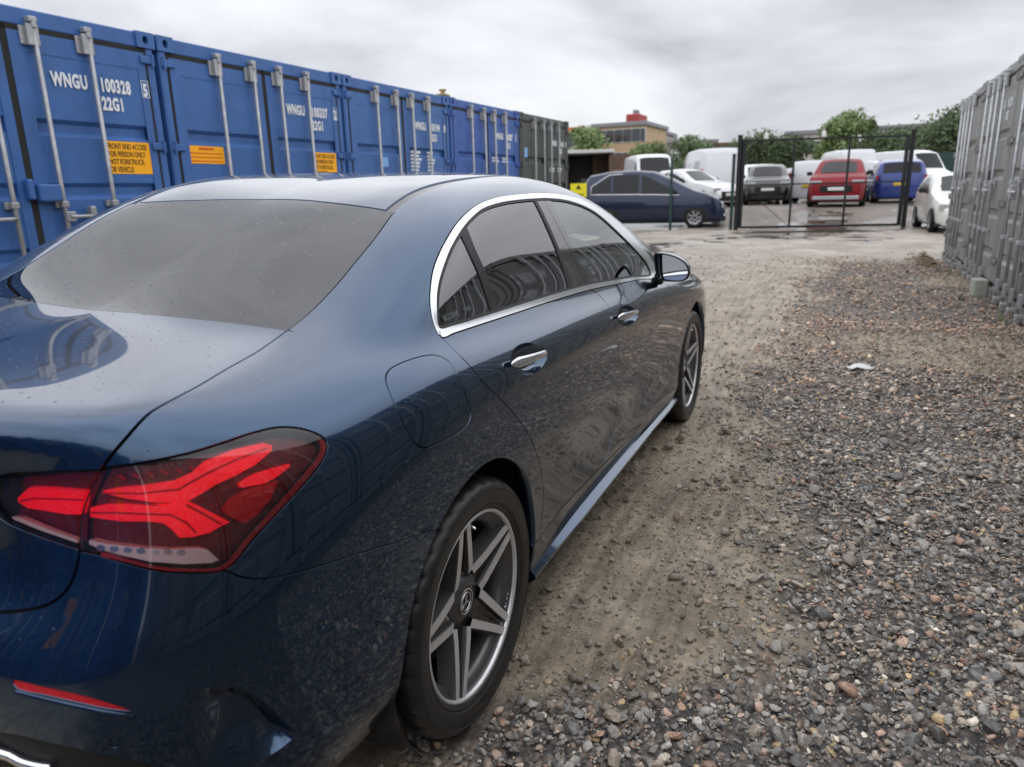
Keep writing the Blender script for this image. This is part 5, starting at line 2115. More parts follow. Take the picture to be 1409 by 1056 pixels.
# concrete block and rubbish at the foot of the right row
bl = MB(); bl.box((-.07, -.11, 0), (.07, .11, .20), None, .012)
b_o = bl.build('concrete_block', mat('pale_concrete', (.46, .47, .40, 1), .85, noise=(18, .6, (.28, .29, .24, 1))))
b_o.location = (3.10, 8.52, float(ground_z(3.10, 8.52)) - .01); b_o.rotation_euler = (0, 0, .1)
tag(b_o, 'pale concrete block at the foot of the right hand containers', 'block')
# ================================================================== gate, fence, parked vehicles, buildings, trees


def bearing(u, dist, v=None):
    """ground point at a distance in the direction of a column of the reference"""
    d = px_dir(u, 250)
    d = Vector((d.x, d.y, 0)).normalized()
    p = CAM_POS + d * dist
    return Vector((p.x, p.y, float(ground_z(p.x, p.y))))


def heading(u):
    d = px_dir(u, 250)
    return math.atan2(-d.x, d.y)          # rz that turns local +y away from the viewer


M['gate'] = mat('gate_black_steel', (.016, .018, .019, 1), .5, .3)
M['fence_green'] = mat('fence_green_steel', (.020, .055, .050, 1), .5)
M['dark_glass'] = mat('far_glass', (.012, .014, .016, 1), .06, 0, spec=.35)
M['far_tyre'] = mat('far_tyre', (.014, .014, .014, 1), .8)
M['far_rim'] = mat('far_rim', (.36, .37, .38, 1), .35, .8)
M['head'] = mat('headlamp', (.62, .64, .66, 1), .12, .5, coat=.5)
M['tail'] = mat('rear_lamp', (.42, .012, .015, 1), .2)
M['plate_w'] = mat('white_plate', (.75, .75, .72, 1), .5)
M['plate_y'] = mat('yellow_plate', (.75, .48, .03, 1), .5)
M['far_black'] = mat('far_black_trim', (.012, .012, .013, 1), .6)


def far_paint(name, c, metal=.2, rough=.3):
    return mat(name, c, rough, metal, coat=.8, coat_rough=.05)


def vehicle(name, label, cat, spec, paint, loc, rz, group=None):
    """spec: top line [(y, z)], waist (rear z, front z), half width, window ranges. origin on the ground at the rear axle"""
    root = empty(name, loc, rz)
    tag(root, label, cat, group)
    top = spec['top']; W = spec['w']; zb0, zb1 = spec['waist']
    y0, y1 = top[0][0], top[-1][0]
    wb = spec['wb']
    tum = spec.get('tum', .34)
    ys = sorted(set([round(y, 3) for y, z in top] + list(np.round(np.linspace(y0, y1, 15), 3))))

    def ztop(y):
        return float(np.interp(y, [p[0] for p in top], [p[1] for p in top]))

    def waist(y):
        return min(float(np.interp(y, [y0, y1], [zb0, zb1])), ztop(y) - .02)

    def wid(y):
        e = min((y - y0) / spec.get('rr', .45), (y1 - y) / .9, 1)
        e = max(e, 0)
        return W * (.74 + .26 * math.sqrt(max(0, 1 - (1 - e) ** 2)))

    def sec(y):
        w = wid(y); zt = ztop(y); zb = waist(y)
        up = max(0, zt - zb)
        wt = max(.35 * w, w * .97 - up * tum) if up > .06 else w * .9
        wr = wt * .86
        return [(w * .93, .20), (w * .985, .34), (w, .34 + (zb - .34) * .55), (w * .97, zb), (w * .97 + (wt - w * .97) * .52, zb + up * .5), (wt, zt - min(.07, up * .2)), (wr, zt - min(.018, up * .05)), (wr * .5, zt), (0, zt + .004)]
    V, F = [], []
    n = 9
    for y in ys:
        s = sec(y)
        for x, z in s: V.append((x, y, z))
        for x, z in s[-2::-1]: V.append((-x, y, z))
    k = 2 * n - 1
    for i in range(len(ys) - 1):
        for j in range(k - 1): F.append((i * k + j, i * k + j + 1, (i + 1) * k + j + 1, (i + 1) * k + j))
        F.append((i * k + k - 1, i * k, (i + 1) * k, (i + 1) * k + k - 1))
    F.append(tuple(range(k))); F.append(tuple(range((len(ys) - 1) * k, len(ys) * k)))
    mb = MB(); mb.smooth = True; mb.add(V, F)
    body = mb.build('body', paint, root)
    md = body.modifiers.new('bevel', 'BEVEL'); md.width = .035; md.segments = 2; md.limit_method = 'ANGLE'; md.angle_limit = math.radians(35)

    def side_pt_(y, t, off):
        s = sec(y)
        a, b = Vector((s[3][0], y, s[3][1])), Vector((s[5][0], y, s[5][1]))
        return a.lerp(b, t) + Vector((off, 0, off * .3))
    for sg in (1, -1):
        for (a, b, ta, tb) in spec.get('side', []):
            m = MB(); V, F = [], []
            yy = np.linspace(a, b, 7)
            for i, y in enumerate(yy):
                lo = side_pt_(y, .10, .012); hi = side_pt_(y, .90 * (ta + (tb - ta) * i / 6), .012)
                V += [(lo.x * sg, lo.y, lo.z), ((lo.x + hi.x) / 2 * sg + .004 * sg, y, (lo.z + hi.z) / 2), (hi.x * sg, hi.y, hi.z)]
            for i in range(6):
                for q in range(2): F.append((3 * i + q, 3 * i + 3 + q, 3 * i + 4 + q, 3 * i + 1 + q))
            m.smooth = True; m.add(V, F); m.build('side_window', M['dark_glass'], root)
        if spec.get('trim'):
            a, b = spec['side'][0][0], spec['side'][-1][1]
            m = MB(); m.smooth = True
            yy = np.linspace(a - .06, b + .05, 12)
            lo = [side_pt_(y, .05, .016) for y in yy]
            pts = [(p.x * sg, p.y, p.z) for p in lo]
            m.tube(pts, .018, 6)
            hi = [side_pt_(y, .93 * (spec['side'][0][2] + (1 - spec['side'][0][2]) * min(1, (y - a) / .5)) if y - a < .5 else .93, .014) for y in np.linspace(a - .04, a + 1.0, 8)]
            m.tube([pts[0]] + [(p.x * sg, p.y, p.z) for p in hi], .016, 6)
            m.build('window_trim', M['satin'], root)
    for nm, key in (('windscreen', 'screen'), ('rear_window', 'back')):
        if key in spec:
            a, b = spec[key]
            m = MB(); m.smooth = True; V, F = [], []
            yy = np.linspace(a, b, 6)
            up = 1 if key == 'screen' else -1
            for y in yy:
                s = sec(y)
                sl = (ztop(y + .05) - ztop(y - .05)) / .1
                nn = Vector((0, -sl, 1)).normalized() * .014
                for f in (-.93, -.5, 0, .5, .93):
                    V.append((s[6][0] * 1.06 * f, y + nn.y, float(np.interp(abs(f), [0, .5, 1], [s[8][1], s[7][1], s[6][1] - .03])) + nn.z))
            for i in range(5):
                for j in range(4): F.append((5 * i + j, 5 * i + 5 + j, 5 * i + 6 + j, 5 * i + 1 + j))
            m.add(V, F); m.build(nm, M['dark_glass'], root)
    R = spec.get('r', .33)
    for y in (0, wb):
        for sg in (1, -1):
            m = MB()
            m.smooth = True
            T = Matrix.Translation((sg * (W - .09), y, R))
            m.lathe([(R * .66, .10 * sg), (R * .93, .105 * sg), (R, .07 * sg), (R, -.10 * sg), (R * .6, -.10 * sg)], 28, 'X', T)
            wh = m.build('wheel', M['far_tyre'], root)
            m = MB(); m.smooth = True
            m.lathe([(R * .66, .102 * sg), (R * .60, .085 * sg), (R * .50, .07 * sg)], 28, 'X', T); m.smooth = False
            for q in range(7):
                a = q * 2 * math.pi / 7
                e1, e2 = Vector((0, math.cos(a), math.sin(a))), Vector((0, -math.sin(a), math.cos(a)))
                c0, c1 = T @ (e1 * .02 + Vector((.088 * sg, 0, 0))), T @ (e1 * R * .62 + Vector((.098 * sg, 0, 0)))
                o = e2 * .028
                m.add([c0 - o, c0 + o, c1 + o, c1 - o], [(0, 1, 2, 3)])
            m.build('rim', M['far_rim'], wh)
            # dark wheel arch
            m = MB(); x = sg * (wid(min(max(y, y0 + .2), y1 - .2)) * 1.0 + .004)
            N_ = 18; V = [(x - sg * .004, y, R * .9)]
            for q in range(N_ + 1):
                a = math.pi * (q / N_) * 1.16 - .08 * math.pi
                V.append((x - sg * .012 * abs(math.sin(a)), y + R * 1.17 * math.cos(a), R + R * 1.17 * math.sin(a)))
            m.add(V, [(0, q + 1, q + 2) for q in range(N_)])
            m.build('wheel_arch', M['far_black'], root)
    w1 = wid(y1 - .08)
    def plate(nm, x0, x1, z0, z1, y, m, rear=False, d=.03):
        b = MB(); b.box((x0, y - d, z0), (x1, y + d, z1), None, .012); return b.build(nm, m, root)
    zf = ztop(y1 - .12)
    for nm, x0, x1, z0, z1, y, m in spec.get('front', []): plate(nm, x0, x1, z0, z1, y1 + y, m)
    for nm, x0, x1, z0, z1, y, m in spec.get('rear', []): plate(nm, x0, x1, z0, z1, y0 + y, m)
    if spec.get('mirrors', True):
        ym = spec['side'][-1][1] - .05 if spec.get('side') else wb - .6
        zm = waist(ym) + .06
        for sg in (1, -1):
            b = MB(); b.box((sg * W - .02 if sg > 0 else sg * W - .18, ym - .05, zm), (sg * W + .18 if sg > 0 else sg * W + .02, ym + .05, zm + .14), None, .035); b.build('door_mirror', spec.get('mirror_mat', M['far_black']), root)
    b = MB(); b.box((-W * .93, y0 + .12, .17), (W * .93, y1 - .14, .24)); b.build('underbody', M['far_black'], root)
    return root


def car_front(W, zl, grille=True, zg=.48, plate=True, lamp=.16):
    L = [('headlamp', -W * .93, -W * .52, zl - lamp, zl, -.10, M['head']), ('headlamp', W * .52, W * .93, zl - lamp, zl, -.10, M['head'])]
    if grille: L.append(('grille', -W * .55, W * .55, zg - .12, zg + .12, -.02, M['far_black']))
    L.append(('air_intake', -W * .72, W * .72, .24, .36, .0, M['far_black']))
    if plate: L.append(('number_plate', -.26, .26, zg - .055, zg + .055, .03, M['plate_w']))
    return L


def car_rear(W, zl, ym=.02):
    return [('rear_lamp', -W * .95, -W * .62, zl - .16, zl, ym + .05, M['tail']), ('rear_lamp', W * .62, W * .95, zl - .16, zl, ym + .05, M['tail']), ('number_plate', -.26, .26, .66, .77, ym - .03, M['plate_y'])]


VANGROUP = 'vehicles parked beyond the gate'
# --- blue people carrier side on, just beyond the fence
MPV = dict(top=[(-.98, .62), (-.96, 1.05), (-.86, 1.45), (-.62, 1.77), (.1, 1.88), (.9, 1.90), (1.5, 1.84), (2.05, 1.62), (2.82, 1.22), (3.2, 1.10), (3.6, .90), (3.82, .60)], waist=(1.10, 1.0), w=.92, wb=2.85, r=.345, trim=True,
           side=[(-.52, .10, .55, .96), (.16, 1.02, .98, 1), (1.10, 2.28, 1, .42)], screen=(1.58, 2.68), back=(-.93, -.6), front=car_front(.9, .80) + [('fog_lamp', .55, .72, .36, .44, -.03, M['head'])], rear=car_rear(.9, 1.2, .1))
p = bearing(958, 25.9)
fdir = Vector((.985, .17, 0)).normalized()
rz_m = math.atan2(-fdir.x, fdir.y)
axle = p - fdir * 2.85
vehicle('people_carrier', 'dark blue people carrier parked side on behind the gate post', 'car', MPV, far_paint('navy_paint', (.010, .020, .055, 1), .4), (axle.x, axle.y, float(ground_z(axle.x, axle.y))), rz_m, VANGROUP)
# --- cars facing the gate
SUV = dict(top=[(-.85, .66), (-.82, 1.1), (-.6, 1.55), (.0, 1.67), (.9, 1.68), (1.35, 1.60), (2.05, 1.16), (2.6, 1.09), (3.2, 1.02), (3.50, .80), (3.55, .55)], waist=(1.10, 1.0), w=.94, wb=2.66, r=.36,
           side=[(-.4, .5, .7, 1), (.58, 1.7, 1, .5)], screen=(1.40, 2.02), back=(-.80, -.62), front=car_front(.94, .93, True, .62), rear=car_rear(.92, 1.05, .05))
SUVR = dict(SUV); SUVR['front'] = car_front(.94, .90, True, .62, True, .10) + [('bumper_trim', -.74, .74, .26, .38, .02, M['head'])]


def face_viewer(spec, u, dist, turn=0.0):
    """rear axle position and heading of a car whose nose points to the viewer at this bearing"""
    n = bearing(u, dist)
    h = heading(u) + math.pi + turn
    f = Vector((-math.sin(h), math.cos(h), 0))
    a = n - f * spec['top'][-1][0]
    return (a.x, a.y, float(ground_z(a.x, a.y))), h


l, h = face_viewer(SUV, 1057, 33.0, .02)
vehicle('off_roader', 'black four by four facing the gate in front of a white van', 'car', SUV, far_paint('black_paint', (.007, .007, .008, 1)), l, h, VANGROUP)
l, h = face_viewer(SUVR, 1151, 28.3, -.04)
vehicle('off_roader', 'red four by four with pale front trim facing the gate', 'car', SUVR, mat('red_paint', (.20, .004, .010, 1), .45, 0, spec=.3), l, h, VANGROUP)
# --- blue hatchback seen from behind
HATCH = dict(top=[(-.72, .55), (-.70, .95), (-.5, 1.38), (-.1, 1.50), (.7, 1.53), (1.15, 1.46), (1.95, 1.02), (2.6, .92), (3.1, .78), (3.28, .55)], waist=(1.0, .9), w=.88, wb=2.55, r=.315,
             side=[(-.3, .45, .6, 1), (.52, 1.6, 1, .5)], screen=(1.2, 1.9), back=(-.68, -.52), front=car_front(.86, .74), rear=car_rear(.86, .98, .03))


def back_viewer(spec, u, dist, turn=0.0):
    n = bearing(u, dist)
    h = heading(u) + turn
    f = Vector((-math.sin(h), math.cos(h), 0))
    a = n - f * spec['top'][0][0]
    return (a.x, a.y, float(ground_z(a.x, a.y))), h


l, h = back_viewer(SUV, 1240, 32.5, .12)
vehicle('hatchback', 'bright blue car seen from behind with a yellow number plate', 'car', SUV, far_paint('bright_blue_paint', (.012, .04, .22, 1)), l, h, VANGROUP)
# --- white hatchback at the right, half hidden by the container
wn, wf = bearing(1289, 22.6), bearing(1268, 25.0)
f = (wn - wf).normalized(); h = math.atan2(-f.x, f.y); s_ = Vector((math.cos(h), math.sin(h), 0))
a = wf - s_ * .8
vehicle('hatchback', 'white hatchback half hidden by the end of the right hand containers', 'car', HATCH, far_paint('white_paint', (.72, .73, .68, 1), 0), (a.x, a.y, float(ground_z(a.x, a.y))), h, VANGROUP)
l, h = face_viewer(HATCH, 967, 34.0, .55)
vehicle('hatchback', 'pale pinkish silver hatchback behind the people carrier', 'car', HATCH, far_paint('silver_paint', (.42, .38, .39, 1), .5), l, h, VANGROUP)
l, h = face_viewer(HATCH, 946, 39.0, -.5)
vehicle('hatchback', 'silver hatchback tucked between the tall white vans', 'car', HATCH, far_paint('silver_paint_two', (.48, .48, .49, 1), .5), l, h, VANGROUP)
# --- vans
PANEL = dict(top=[(-1.05, .55), (-1.03, 2.20), (-.9, 2.42), (.3, 2.46), (2.1, 2.44), (2.55, 2.30), (3.15, 1.42), (3.75, 1.16), (4.0, .95), (4.05, .5)], waist=(1.32, 1.12), w=.98, wb=3.3, r=.34, tum=.10, rr=.2,
             side=[(2.35, 3.05, .92, .55)], screen=(2.58, 3.12), front=car_front(.95, .95, True, .62), rear=[('rear_lamp', -.95, -.82, 1.0, 1.55, -.01, M['tail']), ('rear_lamp', .82, .95, 1.0, 1.55, -.01, M['tail']), ('number_plate', -.26, .26, .75, .86, -.03, M['plate_y'])])
SMALL = dict(top=[(-.75, .55), (-.74, 1.62), (-.62, 1.80), (.4, 1.84), (1.5, 1.82), (1.85, 1.72), (2.55, 1.22), (3.1, 1.06), (3.35, .86), (3.4, .5)], waist=(1.16, 1.02), w=.91, wb=2.7, r=.315, tum=.13, rr=.2,
             side=[(1.55, 2.4, .92, .5)], screen=(1.88, 2.5), front=car_front(.88, .86), rear=[('rear_lamp', -.9, -.78, .85, 1.3, -.01, M['tail']), ('rear_lamp', .78, .9, .85, 1.3, -.01, M['tail']), ('number_plate', -.26, .26, .66, .77, -.03, M['plate_y'])])
WHITE = far_paint('van_white', (.70, .71, .73, 1), 0, .35)
l, h = face_viewer(PANEL, 908, 37.0, .22)
vehicle('panel_van', 'tall white van rising behind the roof of the people carrier', 'van', PANEL, WHITE, l, h, VANGROUP)
l, h = back_viewer(PANEL, 992, 34.5, .25)
vehicle('panel_van', 'tall white van directly behind the left gate post', 'van', PANEL, WHITE, l, h, VANGROUP)
l, h = face_viewer(SMALL, 1050, 38.5, .12)
vehicle('panel_van', 'small white van facing the gate behind the black four by four', 'van', SMALL, WHITE, l, h, VANGROUP)
l, h = back_viewer(SMALL, 1112, 36.0, -.35)
vehicle('panel_van', 'white van between the black and the red four by fours', 'van', SMALL, WHITE, l, h, VANGROUP)
l, h = back_viewer(PANEL, 1178, 42.0, .3)
vehicle('panel_van', 'tall white van behind the red four by four', 'van', PANEL, WHITE, l, h, VANGROUP)
l, h = face_viewer(SMALL, 1262, 41.0, .9)
vehicle('panel_van', 'white van behind the bright blue car', 'van', SMALL, WHITE, l, h, VANGROUP)
l, h = face_viewer(HATCH, 1212, 40.0, .7)
vehicle('hatchback', 'silver hatchback between the tall white van and the bright blue car', 'car', HATCH, far_paint('silver_paint_three', (.52, .53, .55, 1), .4), l, h, VANGROUP)

for (sp_, u, dist, tn, lab, nm, cat, pt) in ((SMALL, 1136, 50, .5, 'white van far back between the two nearer white vans', 'panel_van', 'van', WHITE), (SMALL, 1226, 47, -.4, 'white van far back left of the right gate post', 'panel_van', 'van', WHITE), (PANEL, 1300, 46, .8, 'tall white van far back at the right hand containers', 'panel_van', 'van', WHITE),
                                     (HATCH, 1196, 36, .5, 'dark grey hatchback right of the red four by four', 'hatchback', 'car', far_paint('dark_grey_paint', (.05, .052, .056, 1))), (PANEL, 942, 52, -.6, 'tall white van far back between the vans on the left', 'panel_van', 'van', WHITE), (HATCH, 1006, 30.5, .8, 'white car directly behind the left gate post', 'hatchback', 'car', WHITE)):
    l, h = face_viewer(sp_, u, dist, tn)
    vehicle(nm, lab, cat, sp_, pt, l, h, VANGROUP)

# --- gate
def post(name, x, y, h, r, m, parent, cap=True):
    mb = MB(); z = float(ground_z(x, y))
    mb.box((x - r, y - r, z - .05), (x + r, y + r, z + h), None, .008)
    if cap: mb.box((x - r * 1.25, y - r * 1.25, z + h + .002), (x + r * 1.25, y + r * 1.25, z + h + .04), None, .01)
    return mb.build(name, m, parent)


GA, GB = Vector((-1.46, 21.9, 0)), Vector((3.16, 23.4, 0))
gate = tag(empty('yard_gate', GA), 'black steel frame gate across the yard entrance', 'gate')
gl_ = (GB - GA).length
grz = math.atan2((GB - GA).y, (GB - GA).x)
gate.rotation_euler = (0, 0, grz)
GH = 2.62
for x in (.10, 1.55, 3.10, gl_ - .16):
    r = .045 if x in (.10,) or x > 4 else .028
    MB().box((x - r, -r, .06), (x + r, r, GH), None, .006).build('upright', M['gate'], gate)
for z, r in ((.08, .035), (1.32, .02), (GH - .03, .028)):
    MB().box((.13, -r * .8, z - r), (gl_ - .19, r * .8, z + r), None, .005).build('rail', M['gate'], gate)
MB().tube([(.14, 0, 1.28), (1.5, 0, .12)], .010, 6).build('brace', M['gate'], gate)
gp = tag(empty('gate_post', (0, 0, 0)), 'dark green and black post at the left end of the gate', 'post')
post('post_shaft', GA.x - .02, GA.y + .02, 2.72, .06, M['gate'], gp)
post('post_shaft', GA.x - .19, GA.y + .16, 2.2, .045, M['fence_green'], gp)
gp2 = tag(empty('gate_post', (0, 0, 0)), 'black post at the right end of the gate', 'post')
post('post_shaft', GB.x - .02, GB.y + .03, 2.72, .06, M['gate'], gp2)
for (x, z0, lab) in ((.72, GH + .0, 'small white lamp on the top rail at the left of the gate'), (2.35, GH + .0, 'small white lamp on the top rail in the middle of the gate')):
    mb = MB(); mb.box((-.06, -.05, .0), (.06, .05, .16), None, .02); mb.tube([(0, 0, .16), (0, 0, .22)], .02, 8)
    o = mb.build('gate_lamp', M['plate_w'])
    q = GA + (GB - GA).normalized() * x
    o.location = (q.x, q.y, z0); tag(o, lab, 'lamp', 'lamps on the gate')
fp = bearing(924, 24.6)
fpo = tag(empty('fence_post', (0, 0, 0)), 'thin dark green fence post in front of the people carrier', 'post')
post('post_shaft', fp.x, fp.y, 2.15, .04, M['fence_green'], fpo)

# --- yellow warning sign on a dark board fence, timber store behind
M['sign_y'] = mat('sign_yellow', (.80, .72, .02, 1), .5)
sp = bearing(796, 22.5)
sg = tag(empty('warning_sign', sp, heading(796)), 'yellow warning sign on a post behind the dark green container', 'sign')
MB().box((-.24, -.012, 1.10), (.24, .0, 1.50)).build('sign_board', M['sign_y'], sg)
tm = MB(); tm.add([(-.08, -.014, 1.33), (.08, -.014, 1.33), (0, -.014, 1.47)], [(0, 1, 2)]); tm.build('warning_triangle', M['far_black'], sg, fix=False)
MB().box((-.17, -.0145, 1.16), (.17, -.0135, 1.19)).build('text_line', M['far_black'], sg)
MB().box((-.03, .002, -.05), (.03, .05, 1.6)).build('sign_post', M['gate'], sg)
M['timber'] = mat('weathered_timber', (.16, .10, .07, 1), .8, noise=(6, .6, (.08, .055, .042, 1)))
M['felt'] = mat('shed_roof', (.62, .62, .60, 1), .7)
sh = bearing(805, 46)
sd = tag(empty('timber_shed', sh, heading(805)), 'open timber shed with a pale flat roof left of the vans', 'shed')
MB().box((-1.6, 0, 0), (-1.45, 3, 2.9)).build('shed_wall', M['timber'], sd); MB().box((1.45, 0, 0), (1.6, 3, 2.9)).build('shed_wall', M['timber'], sd)
MB().box((-1.45, 2.9, 0), (1.45, 3, 2.9)).build('shed_wall', M['far_black'], sd); MB().box((-1.75, -.2, 2.905), (1.75, 3.2, 3.1), None, .02).build('shed_roof', M['felt'], sd)
fe0, fe1 = bearing(818, 48), bearing(884, 50)
fn = tag(empty('timber_fence', fe0, math.atan2((fe1 - fe0).y, (fe1 - fe0).x)), 'brown board fence behind the people carrier', 'fence')
L_ = (fe1 - fe0).length
nb = 9
for i in range(nb):
    MB().box((0, 0, .1 + i * .31), (L_, .04, .1 + i * .31 + .29), None, .01).build('board', M['timber'], fn)
for i in range(4):
    MB().box((i * L_ / 3 - .05, .045, 0), (i * L_ / 3 + .05, .14, 2.9)).build('fence_post', M['timber'], fn)
lowf0, lowf1 = bearing(800, 40), bearing(905, 43)
lf = tag(empty('board_fence', lowf0, math.atan2((lowf1 - lowf0).y, (lowf1 - lowf0).x)), 'dark grey low fence below the timber shed', 'fence')
L_ = (lowf1 - lowf0).length
for i in range(4):
    MB().box((0, 0, .05 + i * .33), (L_, .03, .05 + i * .33 + .31), None, .008).build('board', mat('dark_board', (.045, .047, .05, 1), .7) if i == 0 else bpy.data.materials['dark_board'], lf)
gf0, gf1 = bearing(1195, 52), bearing(1335, 52)
gfn = tag(empty('steel_fence', gf0, math.atan2((gf1 - gf0).y, (gf1 - gf0).x)), 'long dark green sheet fence below the hedge at the back of the yard', 'fence')
L_ = (gf1 - gf0).length
for i in range(8):
    MB().box((i * L_ / 8 + .02, 0, 0), ((i + 1) * L_ / 8 - .02, .05, 2.4), None, .01).build('fence_panel', M['fence_green'], gfn)

# --- buildings
M['brick_y'] = mat('yellow_brick', rgb(196, 172, 138), .85, noise=(1.4, .4, rgb(170, 146, 116)))
M['brick_p'] = mat('pale_render', rgb(196, 190, 182), .85, noise=(.8, .3, rgb(170, 165, 158)))
M['red_box'] = mat('red_cladding', rgb(160, 66, 64), .6)
M['grey_clad'] = mat('grey_cladding', rgb(140, 142, 146), .7)
M['win'] = mat('far_window', (.05, .06, .07, 1), .1, 0, spec=.8)
M['frame_w'] = mat('window_surround', (.62, .60, .56, 1), .6)


def block(name, label, u0, u1, dist, h, depth, wallm, floors, bays, turn=0.0, roofm=None, parent=None):
    a, b = bearing(u0, dist), bearing(u1, dist * (1 + turn))
    root = empty(name, (a.x, a.y, .5), math.atan2((b - a).y, (b - a).x))
    tag(root, label, 'building')
    L = (b - a).length
    MB().box((0, 0, -1), (L, depth, h)).build('wall', wallm, root)
    MB().box((-.25, -.25, h + .003), (L + .25, depth + .25, h + .45), None, .05).build('roof', roofm or M['grey_clad'], root)
    fh = h / floors
    for f in range(floors):
        for k in range(bays):
            x = (k + .5) * L / bays; z = f * fh + fh * .30
            w = MB(); w.box((x - .62, -.06, z), (x + .62, -.005, z + 1.5), None, .02); wo = w.build('window', M['frame_w'], root)
            w = MB(); w.box((x - .52, -.10, z + .10), (x - .03, -.062, z + 1.40)); w.build('pane', M['win'], wo)
            w = MB(); w.box((x + .03, -.10, z + .10), (x + .52, -.062, z + 1.40)); w.build('pane', M['win'], wo)
    return root, L


bA, L = block('apartment_block', 'yellow brick apartment block with a red roof box behind the vans', 816, 886, 88, 7.5, 10, M['brick_y'], 3, 6, -.02)
rb_ = MB(); rb_.box((L * .56, 1.5, 7.955), (L * .82, 5, 8.9), None, .1); rb_.build('roof_box', M['red_box'], bA)
MB().box((L * .66, 2.2, 8.905), (L * .74, 3.4, 9.4), None, .05).build('chimney', M['grey_clad'], bA)
bB, L = block('apartment_block', 'pale brick wing with balconies right of the yellow brick block', 887, 927, 90, 7.4, 8, M['brick_p'], 3, 4, .20)
for f in range(3):
    for k in range(2):
        b = MB(); x = (k * 2 + 1) * L / 4 - .0; b.box((x - 1.1, -1.0, 1.9 + f * 2.2), (x + 1.1, -.1, 2.05 + f * 2.2)); b.box((x - 1.1, -1.0, 2.055 + f * 2.2), (x + 1.1, -.95, 2.9 + f * 2.2)); b.build('balcony', M['grey_clad'], bB)
block('house', 'small house with an orange tiled roof left of the yellow brick block', 772, 800, 80, 6.6, 8, M['brick_p'], 3, 2, 0, mat('orange_tiles', rgb(214, 120, 62), .8))
block('low_building', 'low pale building right of the dark green tree', 936, 984, 120, 7.2, 10, M['brick_p'], 3, 5, 0)
block('low_building', 'low grey hall with brown top behind the left gate post', 982, 1016, 100, 5.6, 10, M['grey_clad'], 2, 3, 0, M['timber'])
block('low_building', 'pale house peeping between the trees above the gate', 1078, 1134, 95, 6.3, 8, M['brick_p'], 2, 4, 0, M['grey_clad'])
block('low_building', 'long grey roofline above the hedge on the right', 1196, 1330, 130, 8.6, 10, M['grey_clad'], 3, 9, 0)

# --- trees
def leaf_mat(name, a, b):
    m = mat(name, a, .6, noise=(.9, .9, b)); return m


LEAF = [leaf_mat('leaf_dark', (.095, .136, .065, 1), (.136, .189, .085, 1)), leaf_mat('leaf_mid', (.142, .207, .089, 1), (.195, .266, .112, 1)), leaf_mat('leaf_light', (.213, .289, .112, 1), (.272, .354, .148, 1))]
M['bark'] = mat('bark', (.07, .055, .042, 1), .9)


def tree(label, u, dist, h, wdt, kind, seed, base=.12, shape='round', group='trees beyond the yard'):
    r = np.random.default_rng(seed)
    p = bearing(u, dist)
    root = empty('tree', (p.x, p.y, p.z - .1)); tag(root, label, 'tree', group)
    t = MB(); t.smooth = True
    t.tube([(0, 0, 0), (.05, .02, h * .3), (-.03, .04, h * .6), (0, 0, h * .88)], [h * .022 + .05, h * .018 + .03, h * .011, .02], 8)
    cl = []
    nb = 13 if shape != 'column' else 9
    for i in range(nb):
        z = h * r.uniform(base + .12, .86); a = r.uniform(0, 6.283)
        k = (z / h - base) / (1 - base)
        rr = wdt * .5 * (math.sin(math.pi * min(1, .18 + .80 * k)) ** .8 if shape == 'round' else (.75 if k < .6 else 1.4 * (1 - k)))
        e = Vector((rr * .78 * math.cos(a), rr * .78 * math.sin(a), z))
        t.tube([(0, 0, z - h * .14), e * .5 + Vector((0, 0, z * .5 - .02 * h)), e], [h * .007 + .02, h * .005 + .01, .01], 5)
        cl.append((e, wdt * r.uniform(.16, .27)))
    for i in range(7):
        z = h * r.uniform(base + .1, .92); k = (z / h - base) / (1 - base)
        a = r.uniform(0, 6.283); rr = wdt * .3 * math.sin(math.pi * min(1, .2 + .75 * k))
        cl.append((Vector((rr * math.cos(a), rr * math.sin(a), z)), wdt * r.uniform(.14, .24)))
    cl.append((Vector((0, 0, h * .9)), wdt * .15))
    t.build('trunk', M['bark'], root)
    C_ = np.array([c[0] for c in cl]); Rr = np.array([c[1] for c in cl])
    n = 8000
    pick = r.integers(0, len(cl), n)
    d = r.normal(size=(n, 3)); d /= np.linalg.norm(d, axis=1)[:, None]
    P = C_[pick] + d * (Rr[pick] * r.uniform(.2, 1.45, n) ** .7)[:, None] * np.array([1, 1, .82])
    ls = max(.10, h * .024)
    V, F = [], []
    q = r.normal(size=(n, 3)); q /= np.linalg.norm(q, axis=1)[:, None]
    w = np.cross(d + .5 * r.normal(size=(n, 3)), q); w /= np.linalg.norm(w, axis=1)[:, None]
    s = ls * r.uniform(.6, 1.35, (n, 1))
    A = np.stack([P - q * s, P + w * s * .55, P + q * s, P - w * s * .55], 1).reshape(-1, 3)
    me = bpy.data.meshes.new('crown')
    idx = np.arange(4 * n).reshape(-1, 4)
    me.vertices.add(4 * n); me.vertices.foreach_set('co', A.ravel()); me.loops.add(4 * n); me.loops.foreach_set('vertex_index', idx.ravel())
    me.polygons.add(n); me.polygons.foreach_set('loop_start', np.arange(0, 4 * n, 4)); me.polygons.foreach_set('loop_total', np.full(n, 4)); me.update(calc_edges=True)
    me.materials.append(LEAF[kind]); me.materials.append(LEAF[max(0, kind - 1)])
    me.polygons.foreach_set('material_index', (r.uniform(0, 1, n) < .35).astype(np.int32))
    o = bpy.data.objects.new('crown', me); COL.objects.link(o); o.parent = root
    return root


